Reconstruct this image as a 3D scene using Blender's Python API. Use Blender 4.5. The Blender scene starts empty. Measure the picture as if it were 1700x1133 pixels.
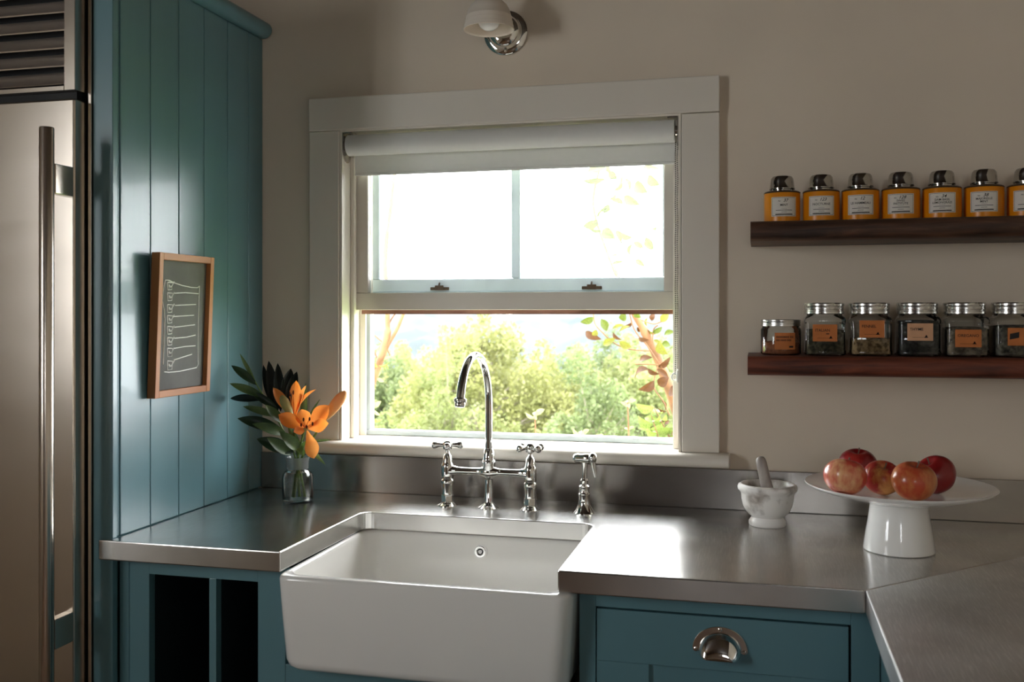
import bpy, bmesh, math, random
import numpy as np
from mathutils import Vector, Matrix, Quaternion

random.seed(7)
rng = np.random.default_rng(7)
SC = bpy.context.scene
COL = SC.collection
PI = math.pi

# ------------------------------------------------------------------ camera
CAM_D, CAM_H = 2.38, 1.38                 # distance to the window wall, eye height
F_PX, HOR, YAW = 1623.0, 520.0, math.radians(14.177)
cd = bpy.data.cameras.new('camera')
cam = bpy.data.objects.new('camera', cd)
COL.objects.link(cam)
cam.location = (0, -CAM_D, CAM_H)
cam.rotation_euler = (PI / 2, 0, YAW)
cd.sensor_width = 36.0
cd.lens = F_PX / 1700 * 36.0
cd.shift_y = -(1133 / 2 - HOR) / 1700
cd.clip_start, cd.clip_end = 0.05, 2000
cd.dof.use_dof = True
cd.dof.focus_distance = 2.3
cd.dof.aperture_fstop = 6.3
SC.camera = cam

# ------------------------------------------------------------------ light
SKY = 12.0
w = bpy.data.worlds.new('sky')
SC.world = w
w.use_nodes = True
wb = w.node_tree.nodes['Background']
wb.inputs[0].default_value = (0.95, 0.975, 1.0, 1)   # even, bright overcast sky
wb.inputs[1].default_value = SKY
sd = bpy.data.lights.new('sun', 'SUN')
sun = bpy.data.objects.new('sun', sd)
COL.objects.link(sun)
sd.energy = 4.5
sd.angle = math.radians(6)
sd.color = (1.0, 0.95, 0.84)
sun.rotation_euler = (math.radians(38), math.radians(-14), 0)   # high, from behind the house

def portal(name, loc, rot, sx, sy):
    ld = bpy.data.lights.new(name, 'AREA')
    ld.shape = 'RECTANGLE'
    ld.size, ld.size_y = sx, sy
    ld.cycles.is_portal = True
    o = bpy.data.objects.new(name, ld)
    o.location, o.rotation_euler = loc, rot
    COL.objects.link(o)
    return o
portal('window_portal', (-0.625, 0.16, 1.45), (-PI / 2, 0, 0), 0.92, 0.84)
portal('added_rear_window_portal', (.3, -6.06, 1.75), (PI / 2, 0, 0), .6, .6)  # small rear window, unseen, added to light the room
portal('added_side_window_portal', (-2.46, -2.75, 1.7), (0, -PI / 2, 0), 1.1, .9)  # left side window, also out of view and added for daylight

SC.view_settings.view_transform = 'Standard'
SC.view_settings.look = 'None'
SC.view_settings.exposure = 0.42
SC.view_settings.gamma = 1.0
SC.view_settings.use_curve_mapping = False
SC.cycles.max_bounces = 10
SC.cycles.diffuse_bounces = 6
SC.cycles.transparent_max_bounces = 24
SC.cycles.volume_bounces = 1
SC.cycles.sample_clamp_indirect = 6.0

# ------------------------------------------------------------------ helpers
FW = np.array([-math.sin(YAW), math.cos(YAW), 0.0])
RT = np.array([math.cos(YAW), math.sin(YAW), 0.0])
def P(px, py, y):
    """Point of the photograph at depth y of the room (y = 0 is the window wall)."""
    d = FW + RT * (px - 850) / F_PX + np.array([0, 0, 1.0]) * (HOR - py) / F_PX
    return np.array([0, -CAM_D, CAM_H]) + d * ((y + CAM_D) / d[1])
def V(*a): return np.array(a, float)
def nrm(v):
    v = np.asarray(v, float)
    return v / (np.linalg.norm(v) + 1e-12)

class MB:
    def __init__(s): s.v, s.f = [], []
    def add(s, vs, fs):
        o = len(s.v)
        s.v.extend([tuple(float(c) for c in q) for q in vs])
        s.f.extend([tuple(i + o for i in f) for f in fs])
        return s
    def box(s, a, b):
        (x0, y0, z0), (x1, y1, z1) = a, b
        x0, x1 = min(x0, x1), max(x0, x1); y0, y1 = min(y0, y1), max(y0, y1); z0, z1 = min(z0, z1), max(z0, z1)
        return s.add([(x0, y0, z0), (x1, y0, z0), (x1, y1, z0), (x0, y1, z0), (x0, y0, z1), (x1, y0, z1), (x1, y1, z1), (x0, y1, z1)],
                     [(0, 3, 2, 1), (4, 5, 6, 7), (0, 1, 5, 4), (1, 2, 6, 5), (2, 3, 7, 6), (3, 0, 4, 7)])
    def prism(s, poly, z0, z1):
        n = len(poly)
        return s.add([(x, y, z0) for x, y in poly] + [(x, y, z1) for x, y in poly],
                     [tuple(range(n - 1, -1, -1)), tuple(range(n, 2 * n))] + [(i, (i + 1) % n, n + (i + 1) % n, n + i) for i in range(n)])
    def lathe(s, prof, c=(0, 0, 0), n=32, axis=(0, 0, 1), cap0=True, cap1=True):
        a = nrm(axis)
        t = V(1, 0, 0) if abs(a[0]) < .9 else V(0, 1, 0)
        u = nrm(np.cross(t, a)); w_ = np.cross(a, u)
        c = V(*c); vs, fs = [], []
        for r, h in prof:
            for k in range(n):
                q = 2 * PI * k / n
                vs.append(c + a * h + (u * math.cos(q) + w_ * math.sin(q)) * r)
        for i in range(len(prof) - 1):
            for k in range(n):
                k2 = (k + 1) % n
                fs.append((i * n + k, i * n + k2, (i + 1) * n + k2, (i + 1) * n + k))
        if cap0: fs.append(tuple(range(n - 1, -1, -1)))
        if cap1: fs.append(tuple((len(prof) - 1) * n + k for k in range(n)))
        return s.add(vs, fs)
    def cyl(s, a, b, r0, r1=None, n=16):
        a, b = V(*a), V(*b)
        return s.lathe([(r0, 0), (r0 if r1 is None else r1, np.linalg.norm(b - a))], a, n, b - a)
    def tube(s, pts, rad, n=12, caps=True):
        pts = [V(*q) for q in pts]
        rad = [rad] * len(pts) if np.isscalar(rad) else rad
        m = len(pts); vs, fs = [], []
        tan = [nrm(pts[min(i + 1, m - 1)] - pts[max(i - 1, 0)]) for i in range(m)]
        t = V(0, 0, 1) if abs(tan[0][2]) < .9 else V(1, 0, 0)
        u = nrm(np.cross(t, tan[0]))
        for i in range(m):
            u = nrm(u - tan[i] * (u @ tan[i])); w_ = np.cross(tan[i], u)
            for k in range(n):
                q = 2 * PI * k / n
                vs.append(pts[i] + (u * math.cos(q) + w_ * math.sin(q)) * rad[i])
        for i in range(m - 1):
            for k in range(n):
                k2 = (k + 1) % n
                fs.append((i * n + k, i * n + k2, (i + 1) * n + k2, (i + 1) * n + k))
        if caps:
            fs.append(tuple(range(n - 1, -1, -1))); fs.append(tuple((m - 1) * n + k for k in range(n)))
        return s.add(vs, fs)
    def ball(s, c, r, n=16, m=10, sq=(1, 1, 1)):
        c = V(*c); vs, fs = [], []
        for i in range(1, m):
            a = PI * i / m
            for k in range(n):
                q = 2 * PI * k / n
                vs.append(c + V(math.sin(a) * math.cos(q), math.sin(a) * math.sin(q), math.cos(a)) * r * V(*sq))
        vs += [c + V(0, 0, r * sq[2]), c - V(0, 0, r * sq[2])]
        for i in range(m - 2):
            for k in range(n):
                k2 = (k + 1) % n
                fs.append((i * n + k, (i + 1) * n + k, (i + 1) * n + k2, i * n + k2))
        t, b = (m - 1) * n, (m - 1) * n + 1
        for k in range(n):
            fs.append((t, k, (k + 1) % n)); fs.append((b, (m - 2) * n + (k + 1) % n, (m - 2) * n + k))
        return s.add(vs, fs)
    def loops(s, loops, cap0=True, cap1=True):
        n = len(loops[0]); vs = [q for l in loops for q in l]
        fs = [(i * n + k, i * n + (k + 1) % n, (i + 1) * n + (k + 1) % n, (i + 1) * n + k) for i in range(len(loops) - 1) for k in range(n)]
        if cap0: fs.append(tuple(range(n - 1, -1, -1)))
        if cap1: fs.append(tuple((len(loops) - 1) * n + k for k in range(n)))
        return s.add(vs, fs)
    def blade(s, base, tip, width, side=None, arch=0.0, fold=0.15, nu=8, peak=0.45, nrm_hint=None, curl=0.0):
        """a leaf or petal: a folded, arched strip from base to tip"""
        b, t = V(*base), V(*tip)
        L = np.linalg.norm(t - b); d = (t - b) / L
        h = V(*(nrm_hint if nrm_hint is not None else (0.2, -1, 0.3)))
        nn = nrm(h - d * (h @ d)); sd_ = np.cross(d, nn)
        vs, fs = [], []
        for i in range(nu + 1):
            u = i / nu
            wv = width * 0.5 * (math.sin(PI * u ** (math.log(.5) / math.log(peak))) ** 0.8 + 0.04 * (1 - u))
            c = b + d * L * u + nn * L * (arch * 4 * u * (1 - u) - curl * u ** 3)
            for v_ in (-1, -.5, 0, .5, 1):
                vs.append(c + sd_ * wv * v_ + nn * wv * fold * (v_ * v_) * 1.6)
        for i in range(nu):
            for k in range(4):
                fs.append((i * 5 + k, i * 5 + k + 1, (i + 1) * 5 + k + 1, (i + 1) * 5 + k))
        return s.add(vs, fs)
    def build(s, name, mat, parent=None, at=None, smooth=None, bevel=0, seg=2, kind=None, recalc=True, solid=0):
        me = bpy.data.meshes.new(name)
        if parent is not None: at = wloc(parent)
        elif at is None: at = (0, 0, 0)
        me.from_pydata([(x - at[0], y - at[1], z - at[2]) for x, y, z in s.v], [], s.f)
        if recalc:
            bm = bmesh.new(); bm.from_mesh(me)
            bmesh.ops.recalc_face_normals(bm, faces=bm.faces)
            bm.to_mesh(me); bm.free()
        if smooth is not None:
            me.shade_smooth()
            me.set_sharp_from_angle(angle=math.radians(smooth))
        o = bpy.data.objects.new(name, me)
        if parent is not None: o.parent = parent
        else: o.location = at
        COL.objects.link(o)
        if mat is not None: me.materials.append(M[mat] if isinstance(mat, str) else mat)
        if solid:
            m = o.modifiers.new('solid', 'SOLIDIFY'); m.thickness = solid; m.offset = 0
        if bevel:
            m = o.modifiers.new('bevel', 'BEVEL'); m.width = bevel; m.segments = seg
            m.limit_method = 'ANGLE'; m.angle_limit = math.radians(40)
            m.harden_normals = False
        if kind: o['kind'] = kind
        return o

def wloc(o):
    l = Vector((0, 0, 0))
    while o is not None:
        l = l + o.location; o = o.parent
    return l
def tag(o, label, cat, group=None, kind=None):
    o['label'] = label; o['category'] = cat
    if group: o['group'] = group
    if kind: o['kind'] = kind
    return o
def thing(name, loc, label=None, cat=None, group=None, kind=None):
    o = bpy.data.objects.new(name, None)
    o.empty_display_size = 0.05
    o.location = tuple(float(c) for c in loc)
    COL.objects.link(o)
    if label: tag(o, label, cat, group)
    if kind: o['kind'] = kind
    return o
def dup(o, name, parent, loc=None):
    c = o.copy(); c.name = name; COL.objects.link(c); c.parent = parent
    if loc is not None: c.location = loc
    return c
def rrect(x0, x1, y0, y1, r, z, n=5):
    out = []
    for cx, cy, a0 in ((x1 - r, y0 + r, -PI / 2), (x1 - r, y1 - r, 0), (x0 + r, y1 - r, PI / 2), (x0 + r, y0 + r, PI)):
        for k in range(n + 1):
            a = a0 + PI / 2 * k / n
            out.append((cx + r * math.cos(a), cy + r * math.sin(a), z))
    return out
def bez(pts, n=24):
    """Catmull-Rom through the points"""
    p = [V(*q) for q in pts]; p = [2 * p[0] - p[1]] + p + [2 * p[-1] - p[-2]]
    out = []
    for i in range(1, len(p) - 2):
        for k in range(n):
            t = k / n
            out.append(.5 * (2 * p[i] + (p[i + 1] - p[i - 1]) * t + (2 * p[i - 1] - 5 * p[i] + 4 * p[i + 1] - p[i + 2]) * t * t + (3 * p[i] - p[i - 1] - 3 * p[i + 1] + p[i + 2]) * t ** 3))
    return out + [p[-2]]

# text as real flat mesh (x right, z up, centred on x)
TEXT_CACHE = {}
def text_mesh(body, size, shear=0.0, align='CENTER'):
    key = (body, size, shear, align)
    if key not in TEXT_CACHE:
        cu = bpy.data.curves.new('lettering', 'FONT')
        cu.body = body; cu.size = size; cu.align_x = align; cu.shear = shear
        cu.resolution_u = 2; cu.offset = size * .012
        o = bpy.data.objects.new('lettering', cu); COL.objects.link(o)
        dg = bpy.context.evaluated_depsgraph_get()
        me = o.evaluated_get(dg).to_mesh()
        TEXT_CACHE[key] = ([tuple(v.co) for v in me.vertices], [tuple(p.vertices) for p in me.polygons])
        o.evaluated_get(dg).to_mesh_clear()
        bpy.data.objects.remove(o); bpy.data.curves.remove(cu)
    return TEXT_CACHE[key]

# ------------------------------------------------------------------ materials
M = {}
def srgb(r, g, b):
    f = lambda c: (c / 255 / 12.92) if c / 255 <= .04045 else ((c / 255 + .055) / 1.055) ** 2.4
    return (f(r), f(g), f(b), 1)
def mat(name, col, rough=.5, metal=0, var=0.0, vscale=8.0, bump=0.0, bscale=40.0, stretch=(1, 1, 1), spec=.5, rvar=0.0, col2=None, coat=0, detail=6, sharp=(.35, .65), trans=0, ior=1.45, sss=0):
    m = bpy.data.materials.new(name); m.use_nodes = True; M[name] = m
    nt = m.node_tree; N, L = nt.nodes, nt.links
    b = N['Principled BSDF']
    b.inputs['Base Color'].default_value = col
    b.inputs['Roughness'].default_value = rough
    b.inputs['Metallic'].default_value = metal
    b.inputs['Specular IOR Level'].default_value = spec
    b.inputs['IOR'].default_value = ior
    b.inputs['Transmission Weight'].default_value = trans
    b.inputs['Coat Weight'].default_value = coat
    if var or bump or rvar or col2 is not None:
        tc = N.new('ShaderNodeTexCoord'); mp = N.new('ShaderNodeMapping')
        mp.inputs['Scale'].default_value = stretch
        L.new(tc.outputs['Object'], mp.inputs[0])
        if var or col2 is not None:
            n = N.new('ShaderNodeTexNoise'); n.inputs['Scale'].default_value = vscale; n.inputs['Detail'].default_value = detail
            L.new(mp.outputs[0], n.inputs[0])
            r = N.new('ShaderNodeValToRGB')
            c2 = col2 if col2 is not None else tuple(c * (1 - var) for c in col[:3]) + (1,)
            c1 = col if col2 is not None else tuple(min(1, c * (1 + var * .6)) for c in col[:3]) + (1,)
            r.color_ramp.elements[0].position, r.color_ramp.elements[1].position = sharp
            r.color_ramp.elements[0].color = c2; r.color_ramp.elements[1].color = c1
            L.new(n.outputs[0], r.inputs[0]); L.new(r.outputs[0], b.inputs['Base Color'])
        if bump or rvar:
            n2 = N.new('ShaderNodeTexNoise'); n2.inputs['Scale'].default_value = bscale; n2.inputs['Detail'].default_value = 5
            L.new(mp.outputs[0], n2.inputs[0])
            if bump:
                bp = N.new('ShaderNodeBump'); bp.inputs['Strength'].default_value = bump; bp.inputs['Distance'].default_value = .004
                L.new(n2.outputs[0], bp.inputs['Height']); L.new(bp.outputs[0], b.inputs['Normal'])
            if rvar:
                mr = N.new('ShaderNodeMapRange')
                mr.inputs[1].default_value, mr.inputs[2].default_value = .3, .7
                mr.inputs[3].default_value, mr.inputs[4].default_value = max(.02, rough - rvar), rough + rvar
                L.new(n2.outputs[0], mr.inputs[0]); L.new(mr.outputs[0], b.inputs['Roughness'])
    return m

mat('wall_plaster', srgb(228, 215, 197), .75, var=.05, vscale=2.5, bump=.06, bscale=60, spec=.25)
mat('panelling', srgb(128, 104, 84), .5, var=.25, vscale=4, stretch=(6, 1, 1))
mat('ceiling_wood', srgb(70, 54, 42), .6, var=.3, vscale=5, stretch=(1, 9, 1))
mat('chain_metal', srgb(104, 100, 94), .4)
mat('floor_wood', srgb(112, 84, 60), .35, var=.35, vscale=5, stretch=(1, 8, 1))
mat('trim_white', srgb(230, 223, 211), .42, var=.03, vscale=5, bump=.03, bscale=90, stretch=(1, 1, .3))
mat('sash_white', srgb(226, 219, 208), .45, var=.05, vscale=9, bump=.08, bscale=60, stretch=(.3, 1, 1))
mat('storm_frame', srgb(206, 218, 222), .4, var=.05, vscale=20)
mat('raw_wood', srgb(176, 128, 106), .6, var=.4, vscale=9, stretch=(1, 4, 4), col2=srgb(112, 70, 54))
mat('teal', srgb(92, 132, 141), .33, spec=.8, coat=.15, var=.05, vscale=4, bump=.04, bscale=50, stretch=(1, 1, .15))

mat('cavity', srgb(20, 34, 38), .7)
mat('porcelain', srgb(240, 238, 233), .12, var=.02, vscale=3, coat=.3)
mat('porcelain_edge', srgb(150, 110, 78), .7, var=.5, vscale=30, col2=srgb(92, 70, 52))
mat('chrome', (.82, .82, .80, 1), .06, 1)
mat('nickel', (.62, .58, .53, 1), .16, 1)
mat('tin_lid', (.42, .40, .37, 1), .13, 1)
mat('lid_metal', (.70, .69, .66, 1), .22, 1, rvar=.08, bscale=30)
mat('white_china', srgb(245, 244, 241), .1, coat=.4)
mat('matte_ceramic', srgb(242, 231, 216), .5, var=.03, vscale=8)
mat('bulb', srgb(245, 244, 240), .25)

mat('black', srgb(16, 16, 17), .6)
mat('ink', srgb(40, 36, 34), .8)
mat('paper', srgb(226, 220, 210), .75, var=.04, vscale=30)
mat('kraft', srgb(196, 118, 62), .7, var=.08, vscale=40)
mat('kraft_pale', srgb(212, 164, 128), .7, var=.06, vscale=40)
mat('tin_yellow', srgb(224, 138, 10), .3, var=.06, vscale=6)
mat('tin_rim', srgb(70, 52, 34), .4)
mat('slate', srgb(66, 66, 62), .7, var=.25, vscale=9, col2=srgb(96, 96, 91), sharp=(.4, .8))
mat('chalk', srgb(240, 240, 236), .9)
mat('oak_frame', srgb(186, 124, 74), .5, var=.3, vscale=10, stretch=(1, 1, .15), col2=srgb(150, 92, 52))
mat('oak_frame_h', srgb(190, 130, 80), .5, var=.3, vscale=10, stretch=(1, .15, 1), col2=srgb(152, 96, 55))
mat('marble', srgb(246, 243, 238), .3, vscale=16, col2=srgb(158, 148, 138), sharp=(.34, .47), detail=12)
mat('marble_grey', srgb(188, 180, 172), .35, vscale=22, col2=srgb(112, 104, 98), sharp=(.3, .62), detail=10, stretch=(1, 1, .4))
mat('bark', srgb(116, 82, 58), .85, var=.35, vscale=18, bump=.3, bscale=50)
mat('bark_grey', srgb(120, 112, 98), .9, var=.35, vscale=6)
mat('rubber', srgb(30, 30, 32), .7)
mat('plastic_white', srgb(240, 240, 236), .35)

def wood_shelf(name, c0, c1, c2):
    m = mat(name, c0, .5)
    nt = m.node_tree; N, L = nt.nodes, nt.links; b = N['Principled BSDF']
    tc = N.new('ShaderNodeTexCoord'); mp = N.new('ShaderNodeMapping'); mp.inputs['Scale'].default_value = (1.6, 10, 16)
    n = N.new('ShaderNodeTexNoise'); n.inputs['Scale'].default_value = 4; n.inputs['Detail'].default_value = 8; n.inputs['Distortion'].default_value = .6
    r = N.new('ShaderNodeValToRGB'); e = r.color_ramp.elements
    e[0].position, e[0].color = .3, c2; e[1].position, e[1].color = .7, c1
    x = e.new(.5); x.color = c0
    bp = N.new('ShaderNodeBump'); bp.inputs['Strength'].default_value = .5; bp.inputs['Distance'].default_value = .004
    L.new(tc.outputs['Object'], mp.inputs[0]); L.new(mp.outputs[0], n.inputs[0]); L.new(n.outputs[0], r.inputs[0])
    L.new(r.outputs[0], b.inputs['Base Color']); L.new(n.outputs[0], bp.inputs['Height']); L.new(bp.outputs[0], b.inputs['Normal'])
wood_shelf('shelf_dark', srgb(70, 46, 32), srgb(98, 66, 48), srgb(34, 22, 16))
wood_shelf('shelf_red', srgb(104, 52, 34), srgb(128, 68, 46), srgb(50, 28, 22))

def steel(name, col, rough, scratch, st, aniso=0.0, grain=(.05, .1, 1)):
    """brushed stainless steel with fine crossing scratches"""
    m = mat(name, col, rough, 1)
    nt = m.node_tree; N, L = nt.nodes, nt.links; b = N['Principled BSDF']
    tc = N.new('ShaderNodeTexCoord')
    mp = N.new('ShaderNodeMapping'); mp.inputs['Scale'].default_value = st
    L.new(tc.outputs['Object'], mp.inputs[0])
    n = N.new('ShaderNodeTexNoise'); n.inputs['Scale'].default_value = 9; n.inputs['Detail'].default_value = 6
    L.new(mp.outputs[0], n.inputs[0])
    big = N.new('ShaderNodeTexNoise'); big.inputs['Scale'].default_value = 5; big.inputs['Detail'].default_value = 8
    L.new(tc.outputs['Object'], big.inputs[0])
    add = N.new('ShaderNodeMath'); add.operation = 'ADD'
    L.new(n.outputs[0], add.inputs[0]); L.new(big.outputs[0], add.inputs[1])
    mr = N.new('ShaderNodeMapRange')
    mr.inputs[1].default_value, mr.inputs[2].default_value = .7, 1.3
    mr.inputs[3].default_value, mr.inputs[4].default_value = rough * .93, rough * 1.07
    L.new(add.outputs[0], mr.inputs[0]); L.new(mr.outputs[0], b.inputs['Roughness'])
    h = n
    if scratch:
        # two sets of long thin scratches in different directions
        outs = []
        for ang, sc_ in ((.5, 70), (-.9, 60), (1.9, 80)):
            mp2 = N.new('ShaderNodeMapping'); mp2.inputs['Rotation'].default_value = (0, 0, ang); mp2.inputs['Scale'].default_value = (sc_ * 2.2, 7, 0)
            L.new(tc.outputs['Object'], mp2.inputs[0])
            nn = N.new('ShaderNodeTexNoise'); nn.inputs['Scale'].default_value = 3; nn.inputs['Detail'].default_value = 3
            L.new(mp2.outputs[0], nn.inputs[0])
            rp = N.new('ShaderNodeMapRange'); rp.inputs[1].default_value, rp.inputs[2].default_value = .54, .74
            L.new(nn.outputs[0], rp.inputs[0]); outs.append(rp)
        a1 = N.new('ShaderNodeMath'); a1.operation = 'ADD'; L.new(outs[0].outputs[0], a1.inputs[0]); L.new(outs[1].outputs[0], a1.inputs[1])
        a2 = N.new('ShaderNodeMath'); a2.operation = 'ADD'; L.new(a1.outputs[0], a2.inputs[0]); L.new(outs[2].outputs[0], a2.inputs[1])
        ge = N.new('ShaderNodeNewGeometry'); sx_ = N.new('ShaderNodeSeparateXYZ'); L.new(ge.outputs['True Normal'], sx_.inputs[0])
        cl = N.new('ShaderNodeMath'); cl.operation = 'MULTIPLY'; cl.use_clamp = True
        L.new(a2.outputs[0], cl.inputs[0]); L.new(sx_.outputs[2], cl.inputs[1]); a2 = cl
        h = a2
        mc = N.new('ShaderNodeMix'); mc.data_type = 'RGBA'
        mc.inputs[6].default_value = tuple(c * .80 for c in col[:3]) + (1,); mc.inputs[7].default_value = tuple(min(1, c * 1.26) for c in col[:3]) + (1,)
        bl = N.new('ShaderNodeMath'); bl.operation = 'MULTIPLY_ADD'; bl.inputs[1].default_value = .45; bl.use_clamp = True
        br = N.new('ShaderNodeMapRange'); br.inputs[1].default_value, br.inputs[2].default_value = .35, .7; br.inputs[4].default_value = .6
        L.new(big.outputs[0], br.inputs[0]); L.new(a2.outputs[0], bl.inputs[0]); L.new(br.outputs[0], bl.inputs[2])
        L.new(bl.outputs[0], mc.inputs[0]); L.new(mc.outputs[2], b.inputs['Base Color'])
        ml = N.new('ShaderNodeMath'); ml.operation = 'MULTIPLY_ADD'; ml.inputs[1].default_value = .012
        L.new(a2.outputs[0], ml.inputs[0]); L.new(mr.outputs[0], ml.inputs[2]); L.new(ml.outputs[0], b.inputs['Roughness'])
    if aniso:
        tg = N.new('ShaderNodeCombineXYZ'); tg.inputs[0].default_value, tg.inputs[1].default_value, tg.inputs[2].default_value = grain
        L.new(tg.outputs[0], b.inputs['Tangent']); b.inputs['Anisotropic'].default_value = aniso
    bp = N.new('ShaderNodeBump'); bp.inputs['Strength'].default_value = scratch if scratch else .004; bp.inputs['Distance'].default_value = .0004
    L.new(h.outputs[0], bp.inputs['Height']); L.new(bp.outputs[0], b.inputs['Normal'])
    return m
steel('steel_top', (.70, .69, .67, 1), .245, .012, (1, 1, 1), .8, (.1, 1, .3))
steel('steel_run', (.72, .72, .71, 1), .42, .012, (1, 1, 1))
steel('steel_splash', (.40, .375, .35, 1), .24, 0, (1, 1, 14), .75)
steel('steel_louver', (.60, .54, .48, 1), .5, 0, (.5, .5, 3.5))
steel('steel_fridge', (.70, .63, .55, 1), .24, 0, (.5, .5, 3.5))

def thin_glass(name, tint=(1, 1, 1, 1), veil=0.0, gloss=1.0, rough=.01):
    """a pane: see-through, mirror-like at grazing angles, with an optional white translucent veil"""
    m = bpy.data.materials.new(name); m.use_nodes = True; M[name] = m
    nt = m.node_tree; N, L = nt.nodes, nt.links
    for n in list(N): N.remove(n)
    out = N.new('ShaderNodeOutputMaterial'); tr = N.new('ShaderNodeBsdfTransparent'); gl = N.new('ShaderNodeBsdfGlossy')
    tr.inputs[0].default_value = tint; gl.inputs['Roughness'].default_value = rough
    fr = N.new('ShaderNodeFresnel'); fr.inputs[0].default_value = 1.45
    mu = N.new('ShaderNodeMath'); mu.operation = 'MULTIPLY'; mu.inputs[1].default_value = gloss
    L.new(fr.outputs[0], mu.inputs[0])
    mx = N.new('ShaderNodeMixShader'); L.new(mu.outputs[0], mx.inputs[0]); L.new(tr.outputs[0], mx.inputs[1]); L.new(gl.outputs[0], mx.inputs[2])
    last = mx
    if veil:
        tl = N.new('ShaderNodeBsdfTranslucent'); tl.inputs[0].default_value = (.95, .97, .97, 1)  # translucent white mixed in, paling the view through the pane
        m2 = N.new('ShaderNodeMixShader'); m2.inputs[0].default_value = veil
        L.new(mx.outputs[0], m2.inputs[1]); L.new(tl.outputs[0], m2.inputs[2]); last = m2
    L.new(last.outputs[0], out.inputs[0])
    return m
thin_glass('pane_glass', veil=.045)
thin_glass('pane_clear', veil=.0)
thin_glass('jar_glass', (.97, .985, .98, 1), gloss=1.5, rough=.03)
mat('vase_glass', (.97, .99, .98, 1), .02, trans=1, ior=1.46)
mat('frosted_glass', (.93, .95, .93, 1), .35, trans=1, ior=1.46)
mat('water', (.97, .99, .97, 1), .0, trans=1, ior=1.33)

def leafy(name, c1, c2, scale=6.0, tl=.35, rough=.45, sharp=(.35, .65)):
    """leaf or petal: glossy skin, light shining through"""
    m = mat(name, c1, rough, vscale=scale, col2=c2, sharp=sharp)
    nt = m.node_tree; N, L = nt.nodes, nt.links; b = N['Principled BSDF']; out = N['Material Output']
    t = N.new('ShaderNodeBsdfTranslucent')
    src = b.inputs['Base Color'].links[0].from_socket
    L.new(src, t.inputs[0])
    mx = N.new('ShaderNodeMixShader'); mx.inputs[0].default_value = tl
    L.new(b.outputs[0], mx.inputs[1]); L.new(t.outputs[0], mx.inputs[2]); L.new(mx.outputs[0], out.inputs[0])
    return m
leafy('blind_fabric', srgb(236, 236, 232), srgb(234, 234, 230), 60, .10, .8)
leafy('leaf_dark', srgb(46, 70, 44), srgb(24, 40, 28), 14, .12, .35)
leafy('leaf_mid', srgb(98, 118, 70), srgb(56, 80, 44), 12, .25, .4)
leafy('leaf_black', srgb(22, 34, 28), srgb(14, 22, 18), 12, .06, .4)
leafy('petal', srgb(252, 172, 90), srgb(247, 142, 54), 14, .4, .5)
leafy('bud_orange', srgb(240, 160, 96), srgb(206, 178, 116), 16, .2, .5)
leafy('bud_green', srgb(176, 186, 122), srgb(196, 178, 116), 16, .2, .5)
leafy('stem_green', srgb(120, 146, 74), srgb(90, 118, 56), 20, .2, .5)
mat('anther', srgb(92, 34, 16), .8)
leafy('apple_leaf', srgb(86, 98, 30), srgb(54, 63, 18), 22, .3, .5)
leafy('apple_leaf_spot', srgb(104, 112, 34), srgb(74, 44, 30), 40, .4, .5, (.42, .52))
leafy('dead_leaf', srgb(84, 49, 19), srgb(54, 33, 16), 30, .35, .6)
leafy('shrub_leaf', srgb(114, 127, 66), srgb(84, 102, 40), 14, .45, .45)
leafy('weed_leaf', srgb(140, 143, 108), srgb(118, 126, 78), 16, .45, .5)
leafy('foliage_yellow', srgb(132, 133, 82), srgb(110, 114, 66), .9, .5, .6)
leafy('foliage_green', srgb(106, 117, 76), srgb(86, 98, 61), .9, .5, .6)
leafy('foliage_pale', srgb(121, 127, 80), srgb(101, 109, 65), .9, .5, .6)
mat('grass', srgb(140, 160, 80), .9, vscale=.5, col2=srgb(96, 120, 58))
mat('hill_forest', srgb(46, 53, 55), .95, vscale=.09, col2=srgb(37, 44, 46), detail=10)

# ================================================================== THE ROOM
CZ = 0.9145            # worktop height
XL, XR, YR, ZC = -2.4, 0.81, -6.0, 2.45
WX0, WX1, WZ0, WZ1 = -1.06, -0.18, 1.02, 1.862      # window opening
def wall_with_hole(name, axis, c, th, a0, a1, z0, z1, holes, m):
    """axis 'y': wall in the xz plane; axis 'x': in the yz plane; th goes outwards"""
    mb = MB()
    cuts = sorted(holes)
    a = a0
    def bx(p, q, zz0, zz1):
        if q - p < 1e-6 or zz1 - zz0 < 1e-6: return
        if axis == 'y': mb.box((p, c, zz0), (q, c + th, zz1))
        else: mb.box((c, p, zz0), (c + th, q, zz1))
    for h0, h1, hz0, hz1 in cuts:
        bx(a, h0, z0, z1); bx(h0, h1, z0, hz0); bx(h0, h1, hz1, z1); a = h1
    bx(a, a1, z0, z1)
    return mb.build(name, m, kind='structure')
wall_with_hole('wall_back', 'y', 0, .16, XL - .15, XR + .15, -.1, ZC + .1, [(WX0, WX1, WZ0, WZ1)], 'wall_plaster')
wall_with_hole('wall_right', 'x', XR, .15, YR - .15, 0, -.1, ZC + .1, [], 'wall_plaster')
wall_with_hole('wall_left', 'x', XL, -.15, YR - .15, 0, -.1, ZC + .1, [(-3.2, -2.3, 1.15, 2.25)], 'wall_plaster')
wall_with_hole('wall_front', 'y', YR, -.15, XL, XR, -.1, ZC + .1, [(.0, .6, 1.45, 2.05)], 'panelling')
MB().box((XL, YR, -.1), (XR, 0, 0)).build('floor', 'floor_wood', kind='structure')
MB().box((XL, YR, ZC), (XR, 0, ZC + .1)).build('ceiling', 'ceiling_wood', kind='structure')
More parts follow.
